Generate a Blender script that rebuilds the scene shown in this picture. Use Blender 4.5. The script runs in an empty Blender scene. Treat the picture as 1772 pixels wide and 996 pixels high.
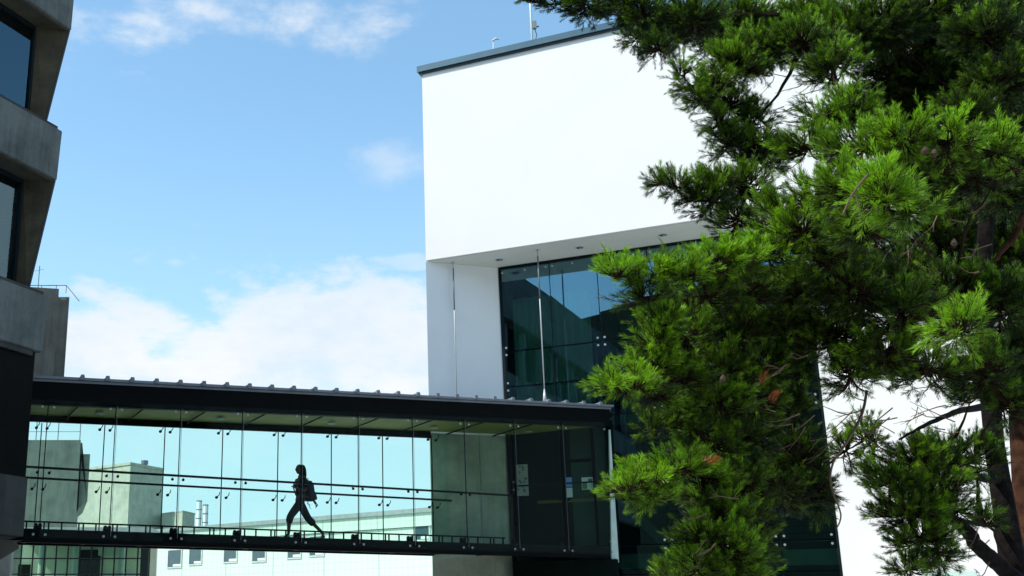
import bpy, bmesh, math, random
import numpy as np
from mathutils import Vector, Matrix
R = math.radians
random.seed(7); rng = np.random.default_rng(11)
SC = bpy.context.scene; COL = SC.collection

# ------------------------------------------------------------------ camera model
F_PX, PX0, PY0 = 2000.0, 590.0, 498.0
PITCH = math.atan(582/2000); CP, SP = math.cos(PITCH), math.sin(PITCH); EYE = 1.6
def at(px, py, Y):
    a = (px-PX0)/F_PX; b = (PY0-py)/F_PX
    r = (a, CP-b*SP, SP+b*CP); t = Y/r[1]
    return Vector((r[0]*t, Y, EYE+r[2]*t))
cam = bpy.data.cameras.new('camera'); co = bpy.data.objects.new('camera', cam); COL.objects.link(co)
cam.sensor_width = 36; cam.lens = 36*F_PX/1772; cam.shift_x = (886-PX0)/1772
co.location = (0, 0, EYE); co.rotation_euler = (R(90)+PITCH, 0, 0)
cam.clip_end = 5000; cam.clip_start = 0.1; SC.camera = co

# ------------------------------------------------------------------ frames
class Frame:
    def __init__(s, o, ang):
        s.o = Vector((o[0], o[1], 0)); a = R(ang)
        s.d = Vector((math.sin(a), math.cos(a), 0)); s.n = Vector((-math.cos(a), math.sin(a), 0))
    def p(s, u, n, z): return s.o + s.d*u + s.n*n + Vector((0, 0, z))
BR = Frame((-0.979, 28.5), 65.4)                 # bridge: u to the right, n to the far side
FA = Frame((7.603, 32.429), 117.3); FA.n = Vector((0.459, 0.889, 0))   # facade, n away from viewer
LB = Frame((-6.55, 25.0), 26.3)                  # left building, n inwards (left)

# ------------------------------------------------------------------ mesh helpers
class MB:
    def __init__(s): s.v = []; s.f = []; s.cuts = []
    def cut(s): s.cuts.append((len(s.v), len(s.f)))
    def add(s, vs, fs):
        b = len(s.v); s.v += [tuple(v) for v in vs]; s.f += [tuple(i+b for i in f) for f in fs]
    def hexa(s, a):   # 8 points: bottom 4, top 4
        s.add(a, [(0,3,2,1),(4,5,6,7),(0,1,5,4),(1,2,6,5),(2,3,7,6),(3,0,4,7)])
    def box(s, fr, u0, u1, n0, n1, z0, z1, z0b=None, z1b=None):   # z..b : heights at u1
        z0b = z0 if z0b is None else z0b; z1b = z1 if z1b is None else z1b
        s.hexa([fr.p(u0,n0,z0),fr.p(u1,n0,z0b),fr.p(u1,n1,z0b),fr.p(u0,n1,z0),
                fr.p(u0,n0,z1),fr.p(u1,n0,z1b),fr.p(u1,n1,z1b),fr.p(u0,n1,z1)])
    def wbox(s, c, sx, sy, sz):
        x,y,z = c; W.o = Vector((x,y,0)); s.box(W, -sx/2, sx/2, -sy/2, sy/2, z, z+sz)
    def prism(s, pts, z0, z1):
        n = len(pts)
        s.add([(p[0],p[1],z0) for p in pts]+[(p[0],p[1],z1) for p in pts],
              [tuple(range(n))[::-1], tuple(range(n,2*n))]+[(i,(i+1)%n,n+(i+1)%n,n+i) for i in range(n)])
    def loft(s, A, B):  # polygons A and B (same count) joined
        n = len(A)
        s.add(list(A)+list(B), [tuple(range(n))[::-1], tuple(range(n,2*n))]+[(i,(i+1)%n,n+(i+1)%n,n+i) for i in range(n)])
    def tube(s, pts, rad, seg=8, cap=True):
        pts = [Vector(p) for p in pts]
        if not hasattr(rad, '__len__'): rad = [rad]*len(pts)
        rings = []; prev = None
        for i, p in enumerate(pts):
            t = (pts[min(i+1,len(pts)-1)]-pts[max(i-1,0)])
            if t.length < 1e-9: t = Vector((0,0,1))
            t.normalize()
            if prev is None:
                a = t.cross(Vector((0,0,1)) if abs(t.z) < .9 else Vector((1,0,0))).normalized()
            else:
                a = (prev - t*prev.dot(t)).normalized()
            prev = a; b = t.cross(a)
            rings.append([p+(a*math.cos(2*math.pi*k/seg)+b*math.sin(2*math.pi*k/seg))*rad[i] for k in range(seg)])
        vs = [v for r in rings for v in r]; fs = []
        for i in range(len(pts)-1):
            for k in range(seg):
                k2 = (k+1)%seg; fs.append((i*seg+k, i*seg+k2, (i+1)*seg+k2, (i+1)*seg+k))
        if cap:
            fs.append(tuple(range(seg))[::-1]); fs.append(tuple(range((len(pts)-1)*seg, len(pts)*seg)))
        s.add(vs, fs)
    def disc(s, c, axis, r, h, seg=14):
        c = Vector(c); axis = Vector(axis).normalized(); s.tube([c, c+axis*h], r, seg)
    def build(s, name, mat, parent=None, smooth=False, bevel=0):
        me = bpy.data.meshes.new(name); me.from_pydata(s.v, [], s.f)
        off = Vector((0,0,0)); p = parent
        while p: off += Vector(p.location); p = p.parent
        if off.length: me.transform(Matrix.Translation(-off))
        me.update()
        bm = bmesh.new(); bm.from_mesh(me); bmesh.ops.recalc_face_normals(bm, faces=bm.faces)
        if bevel:
            bmesh.ops.remove_doubles(bm, verts=bm.verts, dist=1e-5)
            bmesh.ops.bevel(bm, geom=[e for e in bm.edges], offset=bevel, segments=2, affect='EDGES', clamp_overlap=True)
        bm.to_mesh(me); bm.free()
        if mat: me.materials.append(mat)
        if smooth:
            me.polygons.foreach_set('use_smooth', [True]*len(me.polygons))
        o = bpy.data.objects.new(name, me); COL.objects.link(o)
        if parent: o.parent = parent
        return o
def build_parts(m, name, mat, parent, smooth=False, limit=100):
    cuts = m.cuts+[(len(m.v), len(m.f))]; rest = MB(); n = 0
    for (a, b), (c, d) in zip(cuts[:-1], cuts[1:]):
        if d == b: continue
        if n < limit:
            q = MB(); q.v = m.v[a:c]; q.f = [tuple(i-a for i in f) for f in m.f[b:d]]; q.build(name, mat, parent, smooth); n += 1
        else: rest.add(m.v[a:c], [tuple(i-a for i in f) for f in m.f[b:d]])
    if rest.v: tag(rest.build(name, mat, parent, smooth), kind='stuff')
W = Frame((0,0), 90)
def tag(o, label=None, cat=None, group=None, kind=None):
    if label: o['label'] = label
    if cat: o['category'] = cat
    if group: o['group'] = group
    if kind: o['kind'] = kind
    return o
def thing(name, loc, label, cat, group=None):
    o = bpy.data.objects.new(name, None); COL.objects.link(o); o.location = loc; o.empty_display_size = .3
    return tag(o, label, cat, group)
def copy_tree(o, parent=None):
    c = o.copy(); COL.objects.link(c); c.parent = parent
    for ch in o.children: copy_tree(ch, c)
    return c

# ------------------------------------------------------------------ materials
def newmat(name):
    m = bpy.data.materials.new(name); m.use_nodes = True
    nt = m.node_tree; b = nt.nodes['Principled BSDF']; return m, nt, b
def N(nt, t, **k):
    n = nt.nodes.new(t)
    for a, v in k.items(): setattr(n, a, v)
    return n
def ramp(nt, stops, fac):
    r = N(nt, 'ShaderNodeValToRGB'); cr = r.color_ramp
    while len(cr.elements) < len(stops): cr.elements.new(.5)
    for e, (p, c) in zip(cr.elements, stops): e.position = p; e.color = (*c, 1)
    nt.links.new(fac, r.inputs[0]); return r
def simple(name, col, rough=.6, metal=0, var=.12, scale=3.0, bump=0, bscale=40, spec=.5):
    m, nt, b = newmat(name)
    tc = N(nt, 'ShaderNodeTexCoord'); no = N(nt, 'ShaderNodeTexNoise'); no.inputs['Scale'].default_value = scale
    no.inputs['Detail'].default_value = 8; nt.links.new(tc.outputs['Object'], no.inputs['Vector'])
    r = ramp(nt, [(.3, tuple(c*(1-var) for c in col)), (.7, tuple(min(1, c*(1+var)) for c in col))], no.outputs['Fac'])
    nt.links.new(r.outputs[0], b.inputs['Base Color'])
    b.inputs['Roughness'].default_value = rough; b.inputs['Metallic'].default_value = metal
    b.inputs['Specular IOR Level'].default_value = spec
    if bump:
        n2 = N(nt, 'ShaderNodeTexNoise'); n2.inputs['Scale'].default_value = bscale; n2.inputs['Detail'].default_value = 6
        nt.links.new(tc.outputs['Object'], n2.inputs['Vector'])
        bp = N(nt, 'ShaderNodeBump'); bp.inputs['Strength'].default_value = bump; bp.inputs['Distance'].default_value = .02
        nt.links.new(n2.outputs['Fac'], bp.inputs['Height']); nt.links.new(bp.outputs[0], b.inputs['Normal'])
    return m
def concrete(name, lo, hi, streak=1.0):
    m, nt, b = newmat(name)
    tc = N(nt, 'ShaderNodeTexCoord')
    n1 = N(nt, 'ShaderNodeTexNoise'); n1.inputs['Scale'].default_value = 1.1; n1.inputs['Detail'].default_value = 10; n1.inputs['Roughness'].default_value = .65
    nt.links.new(tc.outputs['Object'], n1.inputs['Vector'])
    mp = N(nt, 'ShaderNodeMapping'); mp.inputs['Scale'].default_value = (5, 5, .35)
    nt.links.new(tc.outputs['Object'], mp.inputs['Vector'])
    n2 = N(nt, 'ShaderNodeTexNoise'); n2.inputs['Scale'].default_value = 1.5; n2.inputs['Detail'].default_value = 6
    nt.links.new(mp.outputs[0], n2.inputs['Vector'])
    n3 = N(nt, 'ShaderNodeTexNoise'); n3.inputs['Scale'].default_value = 30; n3.inputs['Detail'].default_value = 4
    nt.links.new(tc.outputs['Object'], n3.inputs['Vector'])
    mx = N(nt, 'ShaderNodeMath', operation='MULTIPLY_ADD'); nt.links.new(n2.outputs['Fac'], mx.inputs[0]); mx.inputs[1].default_value = .45*streak
    nt.links.new(n1.outputs['Fac'], mx.inputs[2])
    m3 = N(nt, 'ShaderNodeMath', operation='MULTIPLY_ADD'); nt.links.new(n3.outputs['Fac'], m3.inputs[0]); m3.inputs[1].default_value = .2
    nt.links.new(mx.outputs[0], m3.inputs[2])
    r = ramp(nt, [(.55, lo), (.95, hi)], m3.outputs[0])
    nt.links.new(r.outputs[0], b.inputs['Base Color']); b.inputs['Roughness'].default_value = .9
    bp = N(nt, 'ShaderNodeBump'); bp.inputs['Strength'].default_value = .35; bp.inputs['Distance'].default_value = .02
    nt.links.new(m3.outputs[0], bp.inputs['Height']); nt.links.new(bp.outputs[0], b.inputs['Normal'])
    return m
def glass(name, tint, refl, rcol=(1,1,1), wob=0.0, fres=1.35):
    m = bpy.data.materials.new(name); m.use_nodes = True; nt = m.node_tree; nt.nodes.clear()
    out = N(nt, 'ShaderNodeOutputMaterial'); mix = N(nt, 'ShaderNodeMixShader')
    tr = N(nt, 'ShaderNodeBsdfTransparent'); tr.inputs[0].default_value = (*tint, 1)
    gl = N(nt, 'ShaderNodeBsdfGlossy'); gl.inputs['Roughness'].default_value = 0.0; gl.inputs[0].default_value = (*rcol, 1)
    fr = N(nt, 'ShaderNodeFresnel'); fr.inputs['IOR'].default_value = fres
    ad = N(nt, 'ShaderNodeMath', operation='ADD', use_clamp=True); ad.inputs[1].default_value = refl
    nt.links.new(fr.outputs[0], ad.inputs[0]); nt.links.new(ad.outputs[0], mix.inputs[0])
    nt.links.new(tr.outputs[0], mix.inputs[1]); nt.links.new(gl.outputs[0], mix.inputs[2]); nt.links.new(mix.outputs[0], out.inputs[0])
    if wob:
        tc = N(nt, 'ShaderNodeTexCoord'); no = N(nt, 'ShaderNodeTexNoise'); no.inputs['Scale'].default_value = .5; no.inputs['Detail'].default_value = 1
        nt.links.new(tc.outputs['Object'], no.inputs['Vector'])
        bp = N(nt, 'ShaderNodeBump'); bp.inputs['Strength'].default_value = 1; bp.inputs['Distance'].default_value = wob
        nt.links.new(no.outputs['Fac'], bp.inputs['Height']); nt.links.new(bp.outputs[0], gl.inputs['Normal'])
    return m
M = {}
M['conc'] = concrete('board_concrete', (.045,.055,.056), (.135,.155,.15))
M['conc_bounce'] = concrete('bounce_tinted_concrete', (.028,.024,.014), (.12,.095,.052), .5)  # concrete browned by colour, standing in for warm bounce light
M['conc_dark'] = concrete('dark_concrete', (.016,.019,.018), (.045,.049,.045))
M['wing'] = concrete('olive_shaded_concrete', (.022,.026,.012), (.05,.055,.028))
M['pav'] = simple('pavilion_green_wall', (.55,.62,.48), .8, var=.25, scale=.5)
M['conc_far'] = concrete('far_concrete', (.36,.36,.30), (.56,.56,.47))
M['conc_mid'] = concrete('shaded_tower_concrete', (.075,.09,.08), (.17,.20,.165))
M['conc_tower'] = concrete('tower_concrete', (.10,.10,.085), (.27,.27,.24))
M['wall_shade'] = concrete('green_grey_wall_shade', (.16,.21,.15), (.34,.40,.31), .5)  # wall tone with the bridge roof's shade mixed into the colour
M['wall_shade2'] = concrete('beige_lower_wall_shade', (.30,.32,.22), (.52,.54,.42), .4)
M['white'] = simple('white_render', (.80,.79,.765), .85, var=.025, scale=.45, bump=.12, bscale=60)
M['reveal'] = simple('reveal_render', (.89,.91,.91), .85, var=.03, scale=.8, bump=.12, bscale=60)
M['soffit'] = simple('soffit_render', (.80,.80,.70), .85, var=.04, scale=1.2)
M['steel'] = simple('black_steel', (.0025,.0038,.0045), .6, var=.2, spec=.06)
M['steel_gl'] = simple('charcoal_frame', (.006,.012,.013), .5, spec=.12)
M['coping'] = simple('slate_blue_coping', (.05,.11,.15), .4, metal=.3, var=.08)
M['coping_dark'] = simple('coping_shadow_trim', (.010,.02,.028), .5)
M['alu'] = simple('brushed_aluminium', (.58,.60,.62), .45, metal=.25, var=.05)
M['galv'] = simple('galvanised_grey', (.16,.18,.21), .5, metal=.2, var=.1)
M['galv2'] = simple('dull_bolt_steel', (.30,.31,.30), .5, metal=.3)
M['bolt'] = simple('bolt_steel', (.6,.62,.62), .3, metal=.7, var=.05)
M['ceiling'] = simple('olive_ceiling', (.17,.21,.03), .7, var=.2)
M['floor_int'] = simple('vinyl_floor', (.02,.022,.02), .8, spec=.1)
M['handrail'] = simple('black_handrail', (.006,.008,.009), .5, spec=.1)
M['bg'] = glass('bridge_glass', (.925,.985,.96), .0, fres=1.10)
M['fg'] = glass('facade_glass', (.52,.72,.63), .20, (.42,.66,.84), wob=.003, fres=1.45)
M['wg'] = glass('window_glass', (.92,.96,1.0), .11, (.55,.85,1.0), fres=1.4)
M['lg'] = glass('lower_glass', (.76,.90,.82), .05, fres=1.4)
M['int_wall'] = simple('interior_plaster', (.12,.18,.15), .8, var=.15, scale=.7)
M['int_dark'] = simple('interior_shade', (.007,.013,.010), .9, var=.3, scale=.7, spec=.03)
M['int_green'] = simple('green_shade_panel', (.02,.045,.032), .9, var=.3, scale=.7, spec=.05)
M['slab'] = simple('slab_edge', (.5,.62,.55), .7, var=.1)
M['curtain'] = simple('curtain_cloth', (.75,.88,.82), .9, var=.1)
M['paper'] = simple('paper', (.34,.38,.34), .8, var=.05)
M['paper_blue'] = simple('blue_paper', (.16,.32,.62), .8, var=.1)
M['green_ink'] = simple('green_print', (.08,.22,.08), .8)
M['yellow'] = simple('yellow_dots', (.12,.11,.02), .7)
M['sign'] = simple('pale_sign_panel', (.55,.72,.66), .4, var=.03)
M['ink'] = simple('sign_ink', (.03,.06,.09), .6)
M['hair'] = simple('dark_hair', (.006,.005,.004), .8, spec=.1)
M['skin'] = simple('skin', (.085,.05,.035), .7, var=.05, spec=.15)
M['top'] = simple('dark_green_top', (.008,.014,.014), .9, spec=.1)
M['trouser'] = simple('black_trousers', (.010,.011,.014), .9)
M['pack'] = simple('navy_backpack_fabric', (.012,.012,.03), .8)
M['strapg'] = simple('grey_webbing', (.04,.045,.05), .8)
M['twigbark'] = simple('young_bark', (.020,.012,.008), .95, var=.4, scale=9, spec=.1)
M['bark'] = simple('pine_bark', (.009,.007,.007), .95, var=.6, scale=9, bump=1, bscale=18, spec=.08)  # near black: foliage shade on the trunk is put into the base
M['bark_red'] = simple('red_pine_bark', (.05,.022,.013), .95, var=.6, scale=7, bump=1, bscale=18, spec=.1)
M['twig'] = simple('dry_twig', (.13,.09,.06), .9, var=.3, scale=6)
M['cone'] = simple('pine_cone', (.05,.03,.02), .9, var=.4, scale=30)
M['ground'] = simple('campus_paving', (.55,.54,.50), .9, var=.12, scale=.5, bump=.3)
M['grass'] = simple('mown_grass', (.05,.09,.025), .95, var=.3, scale=2, bump=.5)
M['far_roof'] = simple('grey_roof', (.30,.33,.33), .7)
M['far_win'] = simple('far_window_glass', (.05,.10,.11), .15, spec=.8)
M['blind'] = simple('blue_white_slats', (.55,.80,.98), .6)
M['sill'] = simple('white_sill', (.7,.74,.72), .6)

# cladding with a fine joint grid
def cladding():
    m, nt, b = newmat('gridded_cladding')
    tc = N(nt, 'ShaderNodeTexCoord'); sp = N(nt, 'ShaderNodeSeparateXYZ'); nt.links.new(tc.outputs['Object'], sp.inputs[0])
    def line(sock, period, width):
        d = N(nt, 'ShaderNodeMath', operation='DIVIDE'); nt.links.new(sock, d.inputs[0]); d.inputs[1].default_value = period
        f = N(nt, 'ShaderNodeMath', operation='FRACT'); nt.links.new(d.outputs[0], f.inputs[0])
        l = N(nt, 'ShaderNodeMath', operation='LESS_THAN'); nt.links.new(f.outputs[0], l.inputs[0]); l.inputs[1].default_value = width/period
        return l.outputs[0]
    a = line(sp.outputs['X'], .42, .05); c = line(sp.outputs['Z'], .42, .04); big = line(sp.outputs['X'], 4.2, .10)
    mx = N(nt, 'ShaderNodeMath', operation='MAXIMUM'); nt.links.new(a, mx.inputs[0]); nt.links.new(c, mx.inputs[1])
    m2 = N(nt, 'ShaderNodeMath', operation='MULTIPLY_ADD', use_clamp=True); nt.links.new(mx.outputs[0], m2.inputs[0]); m2.inputs[1].default_value = .35
    bb = N(nt, 'ShaderNodeMath', operation='MULTIPLY'); nt.links.new(big, bb.inputs[0]); bb.inputs[1].default_value = .5
    nt.links.new(bb.outputs[0], m2.inputs[2])
    r = ramp(nt, [(0, (.60,.72,.62)), (1, (.30,.44,.38))], m2.outputs[0]); nt.links.new(r.outputs[0], b.inputs['Base Color'])
    b.inputs['Roughness'].default_value = .6
    return m
M['clad'] = cladding()

# needles
def needle_mat():
    m = bpy.data.materials.new('pine_needles'); m.use_nodes = True; nt = m.node_tree; b = nt.nodes['Principled BSDF']
    at_ = N(nt, 'ShaderNodeAttribute', attribute_name='Col')
    nt.links.new(at_.outputs['Color'], b.inputs['Base Color']); b.inputs['Roughness'].default_value = .42
    b.inputs['Specular IOR Level'].default_value = .35
    out = [n for n in nt.nodes if n.type == 'OUTPUT_MATERIAL'][0]
    tl = N(nt, 'ShaderNodeBsdfTranslucent'); mx = N(nt, 'ShaderNodeMixShader'); mx.inputs[0].default_value = .36
    mul = N(nt, 'ShaderNodeMixRGB', blend_type='MULTIPLY'); mul.inputs[0].default_value = 1; mul.inputs[2].default_value = (1.3, 1.4, .5, 1)
    nt.links.new(at_.outputs['Color'], mul.inputs[1]); nt.links.new(mul.outputs[0], tl.inputs[0])
    nt.links.new(b.outputs[0], mx.inputs[1]); nt.links.new(tl.outputs[0], mx.inputs[2]); nt.links.new(mx.outputs[0], out.inputs[0])
    return m
M['needle'] = needle_mat()

# ------------------------------------------------------------------ sky and sun
SUN_EL, SUN_DIR = 47, Vector((-0.968, -0.25, 0)).normalized()
def world():
    w = bpy.data.worlds.new('World'); SC.world = w; w.use_nodes = True; nt = w.node_tree
    bg = nt.nodes['Background']; L = nt.links
    sky = N(nt, 'ShaderNodeTexSky', sky_type='NISHITA'); sky.sun_disc = False
    sky.sun_elevation = R(SUN_EL); sky.sun_rotation = math.atan2(SUN_DIR.x, SUN_DIR.y)
    sky.air_density = 1.0; sky.dust_density = .6; sky.ozone_density = 1.6
    tc = N(nt, 'ShaderNodeTexCoord'); sep = N(nt, 'ShaderNodeSeparateXYZ'); L.new(tc.outputs['Generated'], sep.inputs[0])
    def mth(op, a, b=None, c=None, clamp=False):
        n = N(nt, 'ShaderNodeMath', operation=op, use_clamp=clamp)
        for i, v in enumerate((a, b, c)):
            if v is None: continue
            if isinstance(v, (int, float)): n.inputs[i].default_value = v
            else: L.new(v, n.inputs[i])
        return n.outputs[0]
    def sstep(v, a, b):
        n = N(nt, 'ShaderNodeMapRange', interpolation_type='SMOOTHSTEP'); L.new(v, n.inputs[0])
        n.inputs[1].default_value = a; n.inputs[2].default_value = b; return n.outputs[0]
    el = mth('ARCSINE', sep.outputs['Z']); az = mth('ARCTAN2', sep.outputs['X'], sep.outputs['Y'])
    mp = N(nt, 'ShaderNodeMapping'); mp.inputs['Scale'].default_value = (1, 1, 2.0); L.new(tc.outputs['Generated'], mp.inputs['Vector'])
    n1 = N(nt, 'ShaderNodeTexNoise'); n1.inputs['Scale'].default_value = 5.5; n1.inputs['Detail'].default_value = 9; n1.inputs['Roughness'].default_value = .58
    n1.inputs['Distortion'].default_value = .25
    L.new(mp.outputs[0], n1.inputs['Vector'])
    n2 = N(nt, 'ShaderNodeTexNoise'); n2.inputs['Scale'].default_value = 19; n2.inputs['Detail'].default_value = 8; n2.inputs['Roughness'].default_value = .6
    L.new(mp.outputs[0], n2.inputs['Vector'])
    nn = mth('MULTIPLY_ADD', mth('SUBTRACT', n2.outputs['Fac'], .5), .55, mth('SUBTRACT', n1.outputs['Fac'], .5))  # -.5...5
    def blob(azd, eld, ra, re):
        a = mth('DIVIDE', mth('SUBTRACT', az, R(azd)), R(ra)); e = mth('DIVIDE', mth('SUBTRACT', el, R(eld)), R(re))
        return mth('SUBTRACT', 1, mth('ADD', mth('MULTIPLY', a, a), mth('MULTIPLY', e, e)))
    # big fair weather bank low in the sky
    elw = mth('MULTIPLY_ADD', nn, R(13), mth('MULTIPLY_ADD', az, -.04, el))
    bank = mth('SUBTRACT', 1, sstep(elw, R(14.4), R(17.4)))
    low = sstep(el, R(-2), R(13.5))
    bank = mth('MULTIPLY', bank, mth('MULTIPLY_ADD', low, .5, .5))
    bank = mth('MULTIPLY', bank, mth('MULTIPLY_ADD', sstep(mth('MULTIPLY_ADD', nn, 1.0, mth('MULTIPLY', mth('SUBTRACT', el, R(12.6)), 9)), -.42, -.02), .6, .4))
    def soft(b, k=.9, lo=.1, hi=1.0):
        v = mth('MULTIPLY_ADD', nn, 5.0, b); return mth('MULTIPLY', sstep(v, lo, hi), k)
    wis = mth('MAXIMUM', soft(blob(-10.5, 28.3, 6.5, 2.4), .75, .1, 1.6), soft(blob(-3.5, 29.6, 8, 2.6), .68, .1, 1.6))
    wis = mth('MAXIMUM', wis, soft(blob(3.0, 22.2, 2.6, 1.2), .42, -.2, 1.9))
    wis = mth('MAXIMUM', wis, soft(blob(3.5, 17.5, 3, .5), .35))
    # scattered clouds elsewhere (seen in reflections)
    oth = mth('MULTIPLY', sstep(nn, .06, .26), sstep(mth('ABSOLUTE', az), R(55), R(75)))
    cl = mth('MAXIMUM', mth('MAXIMUM', bank, wis), mth('MULTIPLY', oth, .85), clamp=True)
    haze = mth('MULTIPLY', mth('SUBTRACT', 1.2, sstep(el, R(2), R(27))), 0.62, clamp=True)
    tint = N(nt, 'ShaderNodeMixRGB', blend_type='MULTIPLY'); tint.inputs[0].default_value = 1; tint.inputs[2].default_value = (2.05, 2.60, 2.55, 1)
    L.new(sky.outputs[0], tint.inputs[1])
    mh = N(nt, 'ShaderNodeMixRGB'); L.new(haze, mh.inputs[0]); L.new(tint.outputs[0], mh.inputs[1]); mh.inputs[2].default_value = (5.6, 8.6, 11.0, 1)
    shade = N(nt, 'ShaderNodeMixRGB'); L.new(sstep(nn, -.25, .2), shade.inputs[0]); shade.inputs[1].default_value = (7.6, 8.8, 9.9, 1); shade.inputs[2].default_value = (9.6, 9.9, 10.2, 1)
    mc = N(nt, 'ShaderNodeMixRGB'); L.new(cl, mc.inputs[0]); L.new(mh.outputs[0], mc.inputs[1]); L.new(shade.outputs[0], mc.inputs[2])
    L.new(mc.outputs[0], bg.inputs[0]); bg.inputs[1].default_value = .1
world()
sl = bpy.data.lights.new('sun', 'SUN'); sl.energy = 5; sl.angle = R(.5); sl.color = (1, .95, .87)
so = bpy.data.objects.new('sun', sl); COL.objects.link(so)
sd = Vector((SUN_DIR.x*math.cos(R(SUN_EL)), SUN_DIR.y*math.cos(R(SUN_EL)), math.sin(R(SUN_EL))))
so.rotation_euler = sd.to_track_quat('Z', 'Y').to_euler(); so.location = sd*60
SC.view_settings.view_transform = 'Standard'; SC.view_settings.look = 'None'; SC.view_settings.exposure = 0
SC.cycles.transparent_max_bounces = 48; SC.cycles.max_bounces = 8

# ------------------------------------------------------------------ ground
m = MB(); m.add([(-2500,-2500,0),(2500,-2500,0),(2500,2500,0),(-2500,2500,0)], [(0,1,2,3)])
tag(m.build('ground', M['grass']), 'wide green ground reaching the horizon', kind='structure')
m = MB(); m.add([(-60,-34,.004),(60,-34,.004),(60,75,.004),(-60,75,.004)], [(0,1,2,3)])
tag(m.build('pavement', M['ground']), 'grey campus paving between the buildings', kind='structure')

# ------------------------------------------------------------------ white building
wb = thing('white_building', FA.p(0,0,0), 'white rendered modern building with box-like upper storey over a tall glass wall', 'building')
m = MB(); m.box(FA, -4.85, 15, -1.6, 14, 12.12, 18.33); box_o = m.build('upper_storey', M['white'], wb, bevel=.015)
m = MB(); m.box(FA, -4.80, 14.9, -1.55, -.02, 12.105, 12.118); m.build('soffit', M['soffit'], wb)
m = MB(); m.box(FA, -4.97, 15.1, -1.72, 14.1, 18.36, 18.56); cp = m.build('coping', M['coping'], wb)
m = MB(); m.box(FA, -4.92, 15.05, -1.67, 14.05, 18.30, 18.362); m.build('drip_trim', M['coping_dark'], cp)
# reveal wall: from the corner back to the glass
A = FA.p(-4.85, -1.6, 0); Bp = FA.p(-3.06, 0, 0); Bt = FA.p(-3.13, 0, 0)
nr = Vector((-(Bp-A).normalized().y, (Bp-A).normalized().x, 0))
m = MB()
def zz(v, z): return Vector((v.x, v.y, z))
for z0, z1 in ((0, 12.1),):
    bot = [zz(A,z0), zz(Bp,z0), zz(Bp+FA.n*.35,z0), zz(A+FA.n*.35,z0)]; top = [zz(A,z1), zz(Bt,z1), zz(Bt+FA.n*.35,z1), zz(A+FA.n*.35,z1)]
    m.hexa(bot+top)
m.build('reveal_wall', M['reveal'], wb)
m = MB(); m.box(FA, -4.82, -4.6, -1.2, 14, 0, 12.1); m.build('side_wall', M['white'], wb)
m = MB(); m.box(FA, 5.62, 14.9, 0, .35, 0, 12.1); m.build('front_wall', M['white'], wb)
# interior shell
m = MB(); m.box(FA, -3.3, 14.5, 5.2, 5.4, 0, 12.08); m.build('back_wall', M['int_wall'], wb)
m = MB(); m.box(FA, 5.8, 6.0, .4, 5.2, 0, 12.08); m.build('partition_wall', M['int_wall'], wb)
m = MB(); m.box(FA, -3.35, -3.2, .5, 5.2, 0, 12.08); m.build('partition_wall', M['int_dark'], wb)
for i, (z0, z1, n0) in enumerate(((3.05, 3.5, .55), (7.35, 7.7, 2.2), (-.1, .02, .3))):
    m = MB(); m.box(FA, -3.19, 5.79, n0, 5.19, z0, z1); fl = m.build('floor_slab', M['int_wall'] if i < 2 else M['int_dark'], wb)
    if i < 2:
        m = MB(); m.box(FA, -3.19, 5.79, n0-.03, n0-.004, z0+.02, z1-.03); m.build('slab_edge', M['slab'], fl)
# columns and handrails inside
m = MB()
for u in (1.9,):
    m.tube([FA.p(u, 3, .02), FA.p(u, 3, 12.0)], .22, 20)
m.build('column', M['int_wall'], wb, smooth=True)
for zf in (3.5, 7.7):
    m = MB(); n0 = .75 if zf < 5 else 2.3
    for k in range(5): m.tube([FA.p(1.2, n0, zf+.2+k*.19), FA.p(5.7, n0, zf+.2+k*.19)], .008, 6)
    m.tube([FA.p(1.2, n0, zf+1.1), FA.p(5.7, n0, zf+1.1)], .025, 8)
    for k in range(4): m.tube([FA.p(1.3+k*1.4, n0, zf), FA.p(1.3+k*1.4, n0, zf+1.1)], .018, 6)
    m.build('balustrade', M['steel'], wb)
# stair flight (diagonal pale flank seen through the glass)
m = MB(); m.hexa([FA.p(.9,2.2,3.5),FA.p(1.25,2.2,3.5),FA.p(1.25,2.5,3.5),FA.p(.9,2.5,3.5),FA.p(-.6,2.2,5.2),FA.p(-.25,2.2,5.2),FA.p(-.25,2.5,5.2),FA.p(-.6,2.5,5.2)])
m.build('stair_string', M['slab'], wb)
# curtains hanging just inside the upper glass
m = MB(); nfold = 60; vs = []; fs = []
u0, u1 = -2.9, -.5
for i in range(nfold+1):
    u = u0+(u1-u0)*i/nfold; n = .55+.05*math.sin(i*1.25)+.03*math.sin(i*.6)
    vs += [FA.p(u, n, 7.8), FA.p(u, n, 11.2)]
fs = [(2*i, 2*i+2, 2*i+3, 2*i+1) for i in range(nfold)]
m.add(vs, fs); m.build('curtain', M['curtain'], wb, smooth=True)
m = MB(); m.box(FA, -.45, .1, .9, 1.5, 7.7, 12.0); m.build('pier', M['int_dark'], wb)

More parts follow.
